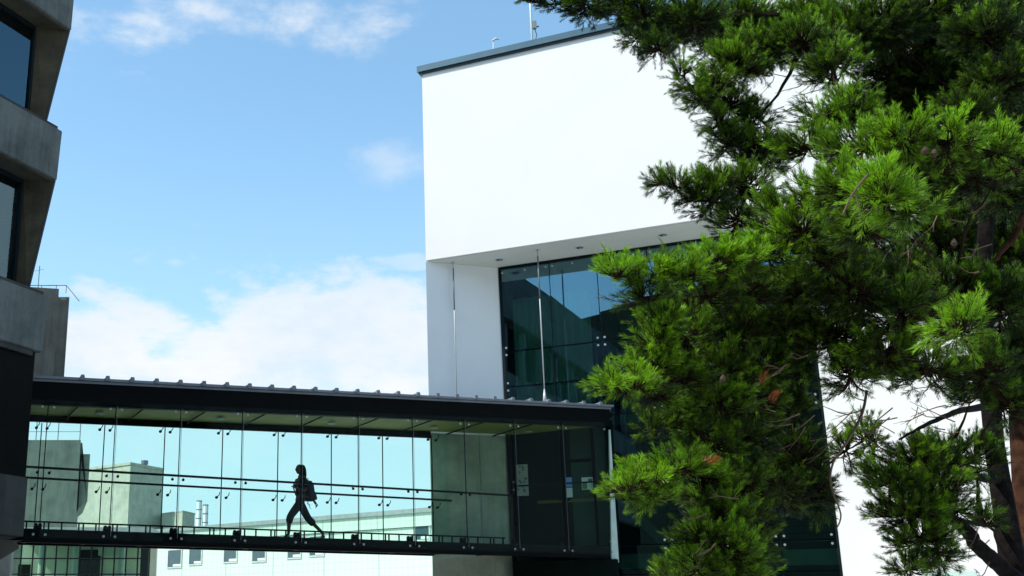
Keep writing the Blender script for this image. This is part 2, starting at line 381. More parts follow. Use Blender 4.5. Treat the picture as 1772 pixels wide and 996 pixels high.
# glass wall panels
joints_u = [-3.0, -1.53, -.09, 1.38, 2.81, 4.22, 5.56]
rows_z = [12.02, 9.45, 8.37, 7.29, 5.45, 3.68, 2.9, .15]
def glu(u, z):   # the left jamb leans slightly
    return u if u > -2.9 else -3.02 - .08*(z-4)/8
for i in range(len(joints_u)-1):
    for j in range(len(rows_z)-1):
        zt, zb = rows_z[j], rows_z[j+1]
        if i < 2 and j in (3, 4): continue      # opening where the footbridge enters
        g = .012
        a = [FA.p(glu(joints_u[i],zb)+g, 0, zb+g), FA.p(joints_u[i+1]-g, 0, zb+g), FA.p(joints_u[i+1]-g, .014, zb+g), FA.p(glu(joints_u[i],zb)+g, .014, zb+g)]
        b = [FA.p(glu(joints_u[i],zt)+g, 0, zt-g), FA.p(joints_u[i+1]-g, 0, zt-g), FA.p(joints_u[i+1]-g, .014, zt-g), FA.p(glu(joints_u[i],zt)+g, .014, zt-g)]
        q = [FA.n*random.uniform(-.004, .004) for _ in range(2)]; q.append(q[1]-q[0])
        tl_ = [Vector((0,0,0)), q[0], q[0], Vector((0,0,0)), q[1], q[0]+q[1], q[0]+q[1], q[1]]
        m = MB(); m.hexa([v+t_ for v, t_ in zip(a+b, tl_)]); m.build('glass_pane', M['fg'], wb)
m = MB()     # gaskets between panes + perimeter frame
for u in joints_u[1:-1]:
    w_ = .018 if u not in (-.09,) else .028
    if u == -1.53: w_ = .010
    m.cut(); m.box(FA, u-w_, u+w_, .016, .05, .1, 12.05)
for z in rows_z[1:-1]:
    m.cut(); m.box(FA, -2.98, 5.54, .052, .075, z-.022, z+.022)
build_parts(m, 'mullion', M['steel_gl'], wb)
m = MB()
m.hexa([FA.p(-3.02,-.03,0),FA.p(-2.94,-.03,0),FA.p(-2.94,.1,0),FA.p(-3.02,.1,0),FA.p(-3.12,-.03,12.09),FA.p(-3.04,-.03,12.09),FA.p(-3.04,.1,12.09),FA.p(-3.12,.1,12.09)])
m.box(FA, 5.56, 5.60, -.02, .1, 0, 12.09)
m.box(FA, -3.03, 5.555, -.031, .1, 12.02, 12.095)
m.build('glazing_frame', M['steel_gl'], wb)
m = MB()     # interior glass fins / posts behind joints
for u in joints_u[1:-1]:
    m.cut(); m.box(FA, u-.01, u+.01, .12, .42, .1, 12.0)
build_parts(m, 'glass_fin', M['lg'], wb)
m = MB()     # transoms with stainless cap at the two lower lines
for z in (8.37, 3.68):
    m.cut(); m.box(FA, -2.96, 5.54, .08, .14, z-.03, z-.005)
build_parts(m, 'transom_rail', M['alu'], wb)
nb = 0
m = MB()
for u in joints_u:
    for z in rows_z[:-2]:
        for du in (-.1, .1):
            for dz in (-.11, .11):
                if z > 12 and dz > 0: continue
                if u < -2.9 and du < 0: continue
                if u > 5.5 and du > 0: continue
                uu = glu(u, z) if u < -2.9 else u
                if u == -1.53 and z < 12: continue
                m.cut(); m.disc(FA.p(uu+du, -.001, z+dz), -FA.n, .032, .018, 12)
        if z > 12: m.cut(); m.disc(FA.p(min(u+.72, 5.4), -.001, z-.11), -FA.n, .03, .018, 12)
build_parts(m, 'bolt_fixing', M['bolt'], wb)

# downlights in the soffit
dl = None
for i, (u, n, lab) in enumerate(((-2.82,-.76,'round recessed downlight in white soffit, nearest the outer corner'),
                           (-.35,-.79,'round recessed downlight in white soffit, middle of three'),
                           (2.05,-.83,'round recessed downlight in white soffit, closest to the pine branches'))):
    if dl is None:
        dl = thing('soffit_downlight', FA.p(u,n,12.1), lab, 'downlight', 'downlights in the white soffit')
        m = MB(); c = FA.p(u,n,12.09); seg = 24
        ro = [c+Vector((math.cos(k*2*math.pi/seg),math.sin(k*2*math.pi/seg),0))*.125 for k in range(seg)]
        ri = [c+Vector((math.cos(k*2*math.pi/seg),math.sin(k*2*math.pi/seg),0))*.09 for k in range(seg)]
        up = Vector((0,0,.014)); vs = ro+ri+[v+up for v in ro]+[v+up for v in ri]
        fs = []
        for k in range(seg):
            q = (k+1)%seg; fs += [(k,q,seg+q,seg+k),(k,2*seg+k,2*seg+q,q),(seg+k,seg+q,3*seg+q,3*seg+k)]
        m.add(vs, fs); m.build('bezel', M['alu'], dl)
        m = MB(); m.tube([c+Vector((0,0,.003)), c+Vector((0,0,.012))], .089, 24); m.build('reflector', M['coping_dark'], dl)
        m = MB(); m.tube([c+Vector((.02,0,-.012)), c+Vector((.02,0,.004))], .035, 14); m.build('lamp', M['alu'], dl)
        first = dl
    else:
        c = copy_tree(first); c.location = FA.p(u,n,12.1); c['label'] = lab

# tie rods from the soffit to the bridge roof
def roof_z(u): return 7.22 + (u)*.0345
rods = [((-4.14,-1.18), 'thin pale steel tie rod in front of the white reveal wall', 0), ((-1.49,-1.2), 'steel tie rod with flared foot in front of the glass wall', 1)]
for (u,n), lab, cone in rods:
    top = FA.p(u,n,12.1); rel = top-BR.o; rel.z = 0
    ub = rel.dot(BR.d); zb = roof_z(ub)+.03
    t = thing('tie_rod', zz(top, zb), lab, 'tie rod', 'steel tie rods holding the bridge roof')
    m = MB(); m.tube([zz(top, zb+.25), zz(top, 12.1)], .017, 10); m.build('rod', M['alu'], t, smooth=True)
    m = MB(); m.tube([zz(top, 10.6), zz(top, 11.9)], .021, 10); m.build('turnbuckle', M['galv'], t, smooth=True)
    m = MB(); m.disc(zz(top,12.07), (0,0,1), .05, .033); m.build('top_plate', M['alu'], t)
    m = MB(); m.tube([zz(top, zb-.02), zz(top, zb+.45)], [.075 if cone else .03, .018], 14); m.build('foot', M['alu'], t, smooth=True)

# roof mast and aerial
pb = FA.p(.02+.0, 1, 18.56); pb = at(921, 70, 34.2)
mast = thing('radio_mast', (pb.x, pb.y, 18.56), 'slim white mast with small radio box on the white building roof', 'mast')
m = MB(); m.tube([(pb.x,pb.y,18.56),(pb.x,pb.y,23.5)], .035, 10); m.build('pole', M['sill'], mast, smooth=True)
m = MB(); m.wbox((pb.x+.10, pb.y, 20.45), .12, .12, .28); m.build('radio_box', M['paper'], mast, bevel=.01)
m = MB(); m.tube([(pb.x+.1,pb.y,20.45),(pb.x+.16,pb.y-.02,20.2),(pb.x+.09,pb.y,20.0),(pb.x+.04,pb.y,19.6)], .012, 6)
m.tube([(pb.x+.12,pb.y,20.5),(pb.x+.24,pb.y,20.55)], .02, 6); m.build('cable', M['steel'], mast)
q = at(852, 88, 34.0)
aer = thing('roof_light', (q.x, q.y, 18.56), 'small white bent light fitting on the roof edge', 'light')
m = MB(); m.tube([(q.x,q.y,18.56),(q.x+.05,q.y,19.92)], .02, 8); m.build('stem', M['sill'], aer)
m = MB(); m.tube([(q.x+.0,q.y,19.9),(q.x+.12,q.y,19.98),(q.x+.24,q.y,19.96)], [.03,.04,.025], 8); m.build('head', M['sill'], aer)

# wall sign at the bottom right
sg = thing('wall_sign', at(1640, 1003, 27.3), 'pale green wall sign with dark lettering on the white wall behind the pine', 'sign')
def wall_hit(px, py, off=-.06):
    # intersection with the front wall plane
    a = (px-PX0)/F_PX; b = (PY0-py)/F_PX; r = Vector((a, CP-b*SP, SP+b*CP))
    o = Vector((0,0,EYE)); t = ((FA.o + FA.n*off) - o).dot(FA.n)/r.dot(FA.n); return o+r*t
pA = wall_hit(1588, 992); pC = wall_hit(1690, 989); u0 = (pA-FA.o).dot(FA.d); u1 = (pC-FA.o).dot(FA.d); zt = (pA.z+pC.z)/2+.02
m = MB(); m.box(FA, u0, u1, -.07, -.05, zt-.42, zt); m.build('panel', M['sign'], sg, bevel=.003)
m = MB()
for u in (u0, u1):
    m.tube([FA.p(u, -.04, zt+.02), FA.p(u, -.0, zt+.02)], .012, 8); m.disc(FA.p(u, -.085, zt-.03), FA.n, .02, .03)
    m.hexa([FA.p(u-.05,-.09,zt+.045),FA.p(u-.035,-.09,zt+.06),FA.p(u-.035,-.07,zt+.06),FA.p(u-.05,-.07,zt+.045),FA.p(u+.05,-.09,zt-.06),FA.p(u+.065,-.09,zt-.045),FA.p(u+.065,-.07,zt-.045),FA.p(u+.05,-.07,zt-.06)])
m.build('bracket', M['galv'], sg)
def text_mesh(txt, size, origin, dx, name, mat, parent):
    cu = bpy.data.curves.new(name, 'FONT'); cu.body = txt; cu.size = size; cu.extrude = .003
    o = bpy.data.objects.new('tmp_text', cu); COL.objects.link(o)
    bpy.context.view_layer.update()
    me = bpy.data.meshes.new_from_object(o); bpy.data.objects.remove(o)
    nrm = dx.cross(Vector((0,0,1))); mt = Matrix(((dx.x,0,nrm.x,origin.x),(dx.y,0,nrm.y,origin.y),(0,1,0,origin.z),(0,0,0,1)))
    me.transform(mt); me.transform(Matrix.Translation(-Vector(parent.location))); me.name = name; me.materials.clear(); me.materials.append(mat)
    t = bpy.data.objects.new(name, me); COL.objects.link(t); t.parent = parent; return t
text_mesh('and Sciences', .235, FA.p(u0+.10, -.076, zt-.235), FA.d, 'lettering', M['ink'], sg)

# ------------------------------------------------------------------ footbridge
U0, U1 = -6.75, 9.38
fb = thing('footbridge', BR.p(0,1.25,0), 'enclosed glass footbridge with black steel beams and metal roof linking the two buildings', 'footbridge')
def fz(u): return 6.36+(u+6.53)*.0372       # fascia bottom
def rz(u): return 6.99+(u+6.51)*.0346       # roof edge
WID = 2.55
m = MB(); m.box(BR, U0, 9.42, .0, .12, 3.32, 3.60); m.build('floor_beam', M['steel'], fb)
m = MB(); m.box(BR, U0, 5.02, WID-.12, WID, 3.42, 3.64); m.build('floor_beam', M['steel'], fb)
m = MB(); m.box(BR, U0, 9.4, .14, WID-.14, 3.52, 3.63)
for k in range(12): m.box(BR, -6.2+k*1.55*.9, -6.1+k*1.55*.9, .13, WID-.13, 3.45, 3.51)
m.build('deck', M['floor_int'], fb)
m = MB(); m.box(BR, U0, 9.42, -.06, .10, fz(U0), rz(U0)-.06, fz(9.42), rz(9.42)-.06); m.build('fascia', M['steel'], fb)
m = MB(); m.box(BR, U0, 9.46, -.075, -.062, rz(U0)-.10, rz(U0)-.045, rz(9.46)-.10, rz(9.46)-.045); m.build('gutter_trim', M['galv'], fb)
m = MB(); m.box(BR, U0, 5.02, WID-.10, WID, fz(U0)+.02, fz(U0)+.5, fz(5.02)-.09, fz(5.02)+.4); m.build('roof_beam', M['steel'], fb)
m = MB(); m.box(BR, U0, 9.3, .11, WID-.11, fz(U0)+.17, fz(U0)+.2, fz(9.3)+.07, fz(9.3)+.10); cl_ = m.build('ceiling', M['ceiling'], fb)
for k in range(10):
    u = -5.45+k*1.55
    if u > 8: continue
    m = MB(); zc = fz(u)+.155-k*.010; m.tube([BR.p(u-.0,.13,zc-.05), BR.p(u+.12,WID-.13,zc-.05)], .022, 8); m.build('ceiling_brace', M['steel'], fb)
    if k % 2 == 0:
        m = MB(); m.disc(BR.p(u+.75,1.5,zc-.035), (0,0,1), .11, .03, 18); m.build('ceiling_light', M['paper'], fb)
m = MB(); m.box(BR, U0, 9.5, -.14, WID+.1, rz(U0)-.04, rz(U0)+.02, rz(9.5)-.04, rz(9.5)+.02); rf = m.build('roof', M['galv'], fb)
k = 0; u = -5.52
while u < 9.3:
    m = MB(); z = rz(u)
    e0 = [BR.p(u-.035,-.16,z+.02), BR.p(u+.035,-.16,z+.02), BR.p(u+.018,-.14,z+.075), BR.p(u-.018,-.14,z+.075)]
    e1 = [BR.p(u-.035,WID+.1,z+.02), BR.p(u+.035,WID+.1,z+.02), BR.p(u+.018,WID+.1,z+.075), BR.p(u-.018,WID+.1,z+.075)]
    m.loft(e0, e1)
    a = [BR.p(u-.06,-.18,z-.03), BR.p(u+.06,-.18,z-.03), BR.p(u+.035,-.18,z+.085), BR.p(u-.035,-.18,z+.085)]
    b = [BR.p(u-.06,-.145,z-.03), BR.p(u+.06,-.145,z-.03), BR.p(u+.035,-.10,z+.085), BR.p(u-.035,-.10,z+.085)]
    m.loft(a, b)
    m.build('roof_seam', M['galv'] if True else None, rf); u += .583
# end plate
m = MB()
m.hexa([BR.p(9.16,-.05,3.22),BR.p(9.40,-.05,3.22),BR.p(9.40,0,3.22),BR.p(9.16,0,3.22),BR.p(9.36,-.05,6.86),BR.p(9.40,-.05,6.86),BR.p(9.40,0,6.86),BR.p(9.36,0,6.86)])
m.build('end_plate', M['slab'], fb)
m = MB(); m.box(BR, 9.41, 9.47, -.06, .1, 3.2, 7.0); m.build('end_post', M['steel'], fb)
near = [-6.24+1.55*k for k in range(11)]
near_edges = [U0+.05]+near[:-1]+[9.14]
for i in range(len(near_edges)-1):
    a, b = near_edges[i]+.01, near_edges[i+1]-.01
    if b-a < .2: continue
    m = MB(); m.box(BR, a, b, -.10, -.088, 3.42, fz(a)+.1, 3.42, fz(b)+.1); g = m.build('glass_pane', M['bg'], fb)
far = [-5.88+1.57*k for k in range(8)]
far_edges = [U0+.05]+far+[5.65]
for i in range(len(far_edges)-1):
    a, b = far_edges[i]+.01, far_edges[i+1]-.01
    if b-a < .2: continue
    m = MB(); m.box(BR, a, b, WID+.03, WID+.042, 3.42, fz(a)+.1, 3.42, fz(b)+.02); m.build('glass_pane', M['bg'], fb)
# joint lines (silicone + slim rods)
m = MB()
for u in near[:-1]: m.cut(); m.box(BR, u-.010, u+.010, -.103, -.086, 3.45, fz(u)+.08)
build_parts(m, 'glass_joint', M['steel'], fb)
m = MB()
for u in near[1:-1]:
    m.cut(); m.tube([BR.p(u+.03,-.11,3.5), BR.p(u+.03,-.11,fz(u)+.02)], .005, 6)
build_parts(m, 'joint_rod', M['galv'], fb)
m = MB()
for u in far: m.cut(); m.box(BR, u-.012, u+.012, WID+.026, WID+.045, 3.45, fz(u)-.0)
build_parts(m, 'glass_joint', M['steel'], fb)
# patch fittings and their little arms
for side, us in (('near', near), ('far', far)):
    m = MB(); m2 = MB()
    for u in us:
        for du in (-.13, .13):
            if u+du > 9.3 or (side == 'far' and u+du > 5.5): continue
            if side == 'near':
                m.cut()
                for z in (fz(u)-.1 if u > 3.6 else fz(u)-.06, 3.49):
                    m2.cut(); m2.disc(BR.p(u+du, -.112, z), -BR.n, .028, .015, 12)
                zr = 4.90
                m.tube([BR.p(u+du+.06,.12,zr), BR.p(u+du+.05,.05,zr-.03), BR.p(u+du,-.06,zr-.06), BR.p(u+du,-.08,zr-.06)], .011, 6)
                m.disc(BR.p(u+du,-.085,zr-.06), BR.n, .032, .03, 12)
            else:
                for z, s_ in ((4.76, .13), (fz(u)-.13, .16)):
                    m.cut(); m.disc(BR.p(u+du, WID-.02, z), BR.n, .036, .05, 12)
                    m.tube([BR.p(u+du, WID-.02, z), BR.p(u+du+.05, WID-.06, z+s_*.5), BR.p(u+du+.06, WID-.06, z+s_)], .011, 6)
    build_parts(m, 'glass_bracket', M['steel'], fb)
    if m2.v: build_parts(m2, 'patch_bolt', M['galv2'], fb)
m = MB(); m.box(BR, U0, 6.15, .12, .17, 4.955, 5.005, 4.88, 4.93); m.build('handrail', M['handrail'], fb)
m = MB(); m.box(BR, U0, 5.62, WID-.17, WID-.12, 4.985, 5.035, 4.93, 4.98); m.build('handrail', M['handrail'], fb)
# kick rail with short paired posts
m = MB(); m.box(BR, U0, 5.9, .125, .165, 3.765, 3.80)
for k in range(33):
    u = -6.5+k*.385
    if u > 5.9: break
    m.box(BR, u, u+.03, .128, .16, 3.56, 3.765)
    if k % 2: m.box(BR, u+.10, u+.13, .128, .16, 3.56, 3.765)
m.build('kick_rail', M['steel'], fb)
m = MB()
for u in near[:-1]:
    m.cut(); m.box(BR, u-.09, u+.09, .13, .155, 3.62, 3.69); m.disc(BR.p(u-.04,.12,3.71), BR.n, .042, .05, 10); m.disc(BR.p(u+.05,.12,3.71), BR.n, .042, .05, 10)
build_parts(m, 'glass_clamp', M['steel'], fb)
# joint and bridge shade of the wall, put on as coloured sheets / door frame at the right end
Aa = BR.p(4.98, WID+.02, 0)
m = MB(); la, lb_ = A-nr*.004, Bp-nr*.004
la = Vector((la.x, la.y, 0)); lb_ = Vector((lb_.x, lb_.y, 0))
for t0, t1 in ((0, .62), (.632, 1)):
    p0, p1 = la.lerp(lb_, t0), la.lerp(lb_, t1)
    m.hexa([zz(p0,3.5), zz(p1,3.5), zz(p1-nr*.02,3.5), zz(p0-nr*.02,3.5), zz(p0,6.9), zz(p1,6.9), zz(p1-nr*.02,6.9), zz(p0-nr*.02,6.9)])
m.build('wall_shade_sheet', M['wall_shade'], fb)
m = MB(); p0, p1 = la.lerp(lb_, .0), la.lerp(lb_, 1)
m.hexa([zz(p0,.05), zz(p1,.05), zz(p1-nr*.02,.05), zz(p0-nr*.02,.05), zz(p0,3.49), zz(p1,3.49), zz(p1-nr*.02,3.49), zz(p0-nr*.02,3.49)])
m.build('lower_shade_sheet', M['wall_shade2'], wb)  # bridge shadow on the wall below, put on as a beige sheet
# dark lobby beyond the portal, lower storey wall
m = MB(); m.box(FA, -2.9, -1.28, .25, .30, 3.7, 7.2); m.build('lobby_shade_screen', M['int_dark'], fb)
m = MB(); m.box(FA, -1.27, -.02, .25, .30, 3.7, 7.2); m.build('lobby_shade_screen', M['int_green'], fb)
m = MB(); m.box(FA, -3.05, -2.93, -.10, -.035, 3.7, 6.9); m.build('portal_frame', M['steel'], fb)
m = MB(); m.box(FA, -.62, -.56, .12, .24, 3.7, 7.0); m.box(FA, -1.50, -1.42, .12, .24, 3.7, 7.0); m.box(FA, -1.41, -.63, .14, .22, 6.05, 6.13); m.build('door_frame', M['steel'], fb)
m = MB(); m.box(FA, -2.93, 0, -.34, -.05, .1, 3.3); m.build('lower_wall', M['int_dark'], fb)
m = MB()
for k in range(34): m.box(FA, -2.3+k*.06, -2.27+k*.06, .235, .245, 4.93, 5.02)
m.build('marker_dots', M['yellow'], fb)
# notices
def notice(px0, py0, px1, py1, lab, matname, extra=None):
    a_ = wall_hit(px0, py0, .2); b_ = wall_hit(px1, py1, .2); ua, za, ub, zb = (a_-FA.o).dot(FA.d), a_.z, (b_-FA.o).dot(FA.d), b_.z
    t = thing('notice', FA.p((ua+ub)/2, .2, min(za,zb)), lab, 'notice')
    m = MB(); m.box(FA, ua, ub, .2, .212, zb, za); m.build('sheet', M[matname], t)
    if extra:
        m = MB()
        for (a, b, c, d) in extra: m.box(FA, ua+(ub-ua)*a, ua+(ub-ua)*c, .195, .199, za-(za-zb)*d, za-(za-zb)*b)
        m.build('print', M['green_ink'], t)
random.seed(3)
ex = [(random.random()*.8, random.random()*.9) for _ in range(16)]
notice(893, 804, 915, 857, 'pale poster with green pictures in the dark lobby, leftmost of the notices', 'paper', [(a, b, a+.16, b+.07) for a, b in ex])
notice(978, 826, 990, 842, 'blue and white sheet above a paler one, centre of the dark lobby', 'paper_blue', None)
notice(979, 844, 991, 860, 'pale sheet directly below the blue one in the dark lobby', 'slab', None)
notice(1006, 826, 1028, 846, 'wide notice with dark blue picture nearest the pine branch', 'slab', [(.05,.4,.45,.95),(.55,.15,.9,.35)])

# ------------------------------------------------------------------ left building
lbg = thing('concrete_building', LB.p(0,0,0), 'weathered board-marked concrete building with recessed windows on the left edge', 'building')
L0 = -27.0
def lband(z0, z1, uend, name='spandrel'):
    m = MB()
    # slightly inclined outer face
    m.hexa([LB.p(L0,0,z0),LB.p(uend-.03,0,z0),LB.p(uend-.03,7,z0),LB.p(L0,7,z0),LB.p(L0,-.03,z1-.08),LB.p(uend,-.03,z1-.08),LB.p(uend,7,z1-.08),LB.p(L0,7,z1-.08)])
    sp = m.build(name, M['conc'], lbg, bevel=.02)
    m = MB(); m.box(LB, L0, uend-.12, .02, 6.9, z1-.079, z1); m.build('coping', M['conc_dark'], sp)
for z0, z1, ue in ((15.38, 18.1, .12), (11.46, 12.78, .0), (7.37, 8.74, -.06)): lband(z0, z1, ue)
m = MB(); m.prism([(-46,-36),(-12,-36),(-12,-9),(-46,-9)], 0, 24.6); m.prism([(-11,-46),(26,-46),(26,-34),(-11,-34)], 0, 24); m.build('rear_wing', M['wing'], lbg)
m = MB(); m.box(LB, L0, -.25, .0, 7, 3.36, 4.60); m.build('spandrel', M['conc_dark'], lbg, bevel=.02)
GN = .62
for z0, z1, ue in ((12.78, 15.38, .12), (8.74, 11.46, .0)):
    ub = ue-.40   # recess at the foot of the raking end wall
    # raking end wall
    m = MB()
    A_ = [LB.p(ue-.04,.03,z1-.004), LB.p(ue-.04,6.8,z1-.004), LB.p(ue-.10,6.8,z1-.004), LB.p(ue-.10,.03,z1-.004)]
    B_ = [LB.p(ub+.06,.30,z0+.004), LB.p(ub+.06,6.8,z0+.004), LB.p(ub,6.8,z0+.004), LB.p(ub,.30,z0+.004)]
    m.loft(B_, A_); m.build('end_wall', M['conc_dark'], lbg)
    # splayed concrete reveal, warm bounce light put into its colour, between window and end wall
    m = MB()
    f = [LB.p(-.46,GN,z0+.003), LB.p(-.46,GN,z1-.003), LB.p(ue-.10,.05,z1-.003), LB.p(ub,.32,z0+.003)]
    g = [v+LB.n*.2 for v in f]; m.loft(f, g); m.build('splayed_reveal', M['conc_bounce'], lbg)
    m = MB(); m.box(LB, L0, ue-.11, .06, GN+.2, z1-.04, z1-.002); m.build('window_head', M['conc_bounce'], lbg)
    # windows
    u = -.48; kk = 0
    while u > L0+2:
        w = 2.3
        m = MB(); ft = .07
        for a0, a1, b0, b1 in ((u-w, u, z0, z0+ft+.05), (u-w, u, z1-.12, z1-.045), (u-ft, u, z0+.12, z1-.12), (u-w, u-w+ft, z0+.12, z1-.12)):
            m.box(LB, a0, a1, GN-.04, GN+.06, b0, b1)
        wf = m.build('window', M['steel_gl'], lbg)
        m = MB(); m.box(LB, u-w+ft, u-ft, GN-.0, GN+.012, z0+.12, z1-.12); m.build('pane', M['wg'], wf)
        m = MB()
        if z0 > 12 or kk % 2:
            zz_ = z0+.14
            while zz_ < z1-.15:
                m.add([LB.p(u-w+ft,GN+.05,zz_), LB.p(u-ft,GN+.05,zz_), LB.p(u-ft,GN+.08,zz_+.082), LB.p(u-w+ft,GN+.08,zz_+.082)], [(0,1,2,3)]); zz_ += .11
            m.build('venetian_blind', M['blind'], wf)
        else:
            nf = 40; vs = []
            for i in range(nf+1):
                uu = u-ft-(w-.6)*i/nf; vs += [LB.p(uu, GN+.25+.04*math.sin(i*1.1), z0+.1), LB.p(uu, GN+.25+.04*math.sin(i*1.1), z1-.5)]
            m.add(vs, [(2*i,2*i+2,2*i+3,2*i+1) for i in range(nf)]); m.build('drape', M['slab'], wf)
        m = MB(); m.box(LB, u-w-.3, u-w-.002, GN-.3, GN+.1, z0+.003, z1-.045); m.build('pier', M['conc'], lbg)
        u -= w+.3; kk += 1
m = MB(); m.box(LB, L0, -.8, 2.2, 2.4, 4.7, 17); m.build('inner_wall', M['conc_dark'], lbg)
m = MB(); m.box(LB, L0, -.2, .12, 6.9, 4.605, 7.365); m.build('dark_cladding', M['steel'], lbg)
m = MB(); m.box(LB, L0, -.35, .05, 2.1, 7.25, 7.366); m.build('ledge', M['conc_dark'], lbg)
# deep shaded underside, the shade put in as black
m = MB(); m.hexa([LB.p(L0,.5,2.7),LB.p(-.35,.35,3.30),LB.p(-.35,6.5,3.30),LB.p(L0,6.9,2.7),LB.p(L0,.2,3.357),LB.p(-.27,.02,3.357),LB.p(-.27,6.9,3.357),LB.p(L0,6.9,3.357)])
m.build('underside', M['steel'], lbg)  # black of the steel material stands in for deep shade here
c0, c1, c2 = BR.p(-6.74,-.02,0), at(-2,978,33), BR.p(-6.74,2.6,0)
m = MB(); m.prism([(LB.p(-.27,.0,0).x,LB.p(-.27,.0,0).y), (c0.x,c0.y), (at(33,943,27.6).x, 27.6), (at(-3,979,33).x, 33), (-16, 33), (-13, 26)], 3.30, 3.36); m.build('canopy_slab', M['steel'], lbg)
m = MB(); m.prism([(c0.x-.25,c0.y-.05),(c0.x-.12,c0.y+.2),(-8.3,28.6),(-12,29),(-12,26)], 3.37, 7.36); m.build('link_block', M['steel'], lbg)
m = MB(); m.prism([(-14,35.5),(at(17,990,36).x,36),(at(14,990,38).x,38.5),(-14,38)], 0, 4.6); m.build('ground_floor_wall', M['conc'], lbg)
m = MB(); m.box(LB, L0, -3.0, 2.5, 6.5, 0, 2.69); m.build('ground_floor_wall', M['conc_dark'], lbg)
# stair tower rising behind
m = MB(); x1 = -7.444
m.prism([(-9.6,29.2),(x1-.10,29.7),(x1-.30,30.5),(x1,30.5),(x1-.62,32.4),(-9.6,32.2)], 7.1, 10.22)
stt = m.build('stair_tower', M['conc_tower'], lbg)
m = MB()
for z in (10.52,): m.tube([(-9.3,30.4,z),(x1-.08,30.4,z),(x1-.08,32,z)], .012, 6)
for x in (-9,-8.6,-8.2,-7.8,x1-.08): m.tube([(x,30.4,10.3),(x,30.4,10.52)], .010, 6)
m.tube([(-8.27,30.3,10.3),(-8.27,30.3,11.05)], .012, 6); m.tube([(-8.4,30.3,10.9),(-8.15,30.3,10.95)], .006, 5)
m.build('guard_rail', M['galv'], stt)

# ------------------------------------------------------------------ distant buildings
def tower(name, outline, Y0, label, mat, cat='building'):
    pass
t = thing('concrete_tower', at(95, 1000, 60), 'dark stepped concrete tower with roof railing behind the left bridge glass', 'tower')
xl, xr, xr2 = at(20,800,60).x, at(138,766,60).x, at(154,784,60).x
ztop = at(100,761,60).z; z2 = at(148,784,60).z; z3 = at(150,866,60).z; z4 = at(133,879,60).z; xr0 = at(129,880,60).x
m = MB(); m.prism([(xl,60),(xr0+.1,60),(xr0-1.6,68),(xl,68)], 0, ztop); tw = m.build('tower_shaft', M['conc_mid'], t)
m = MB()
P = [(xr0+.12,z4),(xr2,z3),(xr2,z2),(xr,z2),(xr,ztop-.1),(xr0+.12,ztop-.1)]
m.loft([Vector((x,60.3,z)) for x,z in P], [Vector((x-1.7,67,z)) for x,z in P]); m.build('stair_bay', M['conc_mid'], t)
m = MB()
m.tube([(xl,60.4,ztop+1.05),(xr-.1,60.4,ztop+1.05)], .035, 6); m.tube([(xl,60.4,ztop+.5),(xr-.1,60.4,ztop+.5)], .015, 6)
for k in range(4): m.tube([(xr-.1-k*1.15,60.4,ztop),(xr-.1-k*1.15,60.4,ztop+1.05)], .025, 6)
m.build('roof_railing', M['galv'], t)

YT = 112
t = thing('pale_tower', at(225, 1000, YT), 'pale sunlit concrete tower with roof vent seen through the bridge glass', 'tower')
a, b, c = at(226,804,YT), at(140,815,YT+5), at(282,818,YT+4.5)
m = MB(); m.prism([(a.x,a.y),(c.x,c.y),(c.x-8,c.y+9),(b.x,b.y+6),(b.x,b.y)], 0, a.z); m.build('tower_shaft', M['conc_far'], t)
m = MB(); m.prism([(a.x,a.y-.1),(c.x+.1,c.y),(c.x-8,c.y+9),(b.x-.1,b.y+6),(b.x-.1,b.y-.1)], a.z+.003, a.z+.25); m.build('parapet', M['conc_far'], t)
v = at(250,805,YT+4); m = MB(); m.tube([(v.x,v.y,a.z+.2),(v.x,v.y,a.z+.55),(v.x,v.y,a.z+.56),(v.x,v.y,a.z+.95)], [.22,.22,.36,.36], 12); m.build('roof_vent', M['galv'], t)

t = thing('plant_room', at(315, 1000, YT), 'small pale concrete block right of the pale tower', 'building')
a, b, c = at(316,885,YT), at(280,888,YT+3), at(337,891,YT+3)
m = MB(); m.prism([(a.x,a.y),(c.x,c.y),(c.x-3,c.y+5),(b.x,b.y+3),(b.x,b.y)], 0, a.z); m.build('block', M['conc_far'], t)
m = MB(); m.prism([(a.x,a.y-.06),(c.x+.06,c.y),(c.x-3,c.y+5),(b.x-.06,b.y+3),(b.x-.06,b.y)], a.z+.003, a.z+.12); m.build('roof_edge', M['conc_far'], t)

for px, top, lab in ((345, 866, 'taller left steel flue behind the bridge glass'), (356, 873, 'shorter right steel flue behind the bridge glass')):
    p = at(px, top, 109)
    t = thing('flue_stack', (p.x, p.y, 0), lab, 'flue', 'pair of steel flues on the far roof')
    m = MB(); m.tube([(p.x,p.y,0),(p.x,p.y,p.z)], .25, 16); m.build('flue', M['alu'], t, smooth=True)
    m = MB()
    for k in range(3): m.tube([(p.x,p.y,p.z-.06-k*.8),(p.x,p.y,p.z-.0-k*.8)], .28, 16)
    m.build('joint_collar', M['galv'], t)

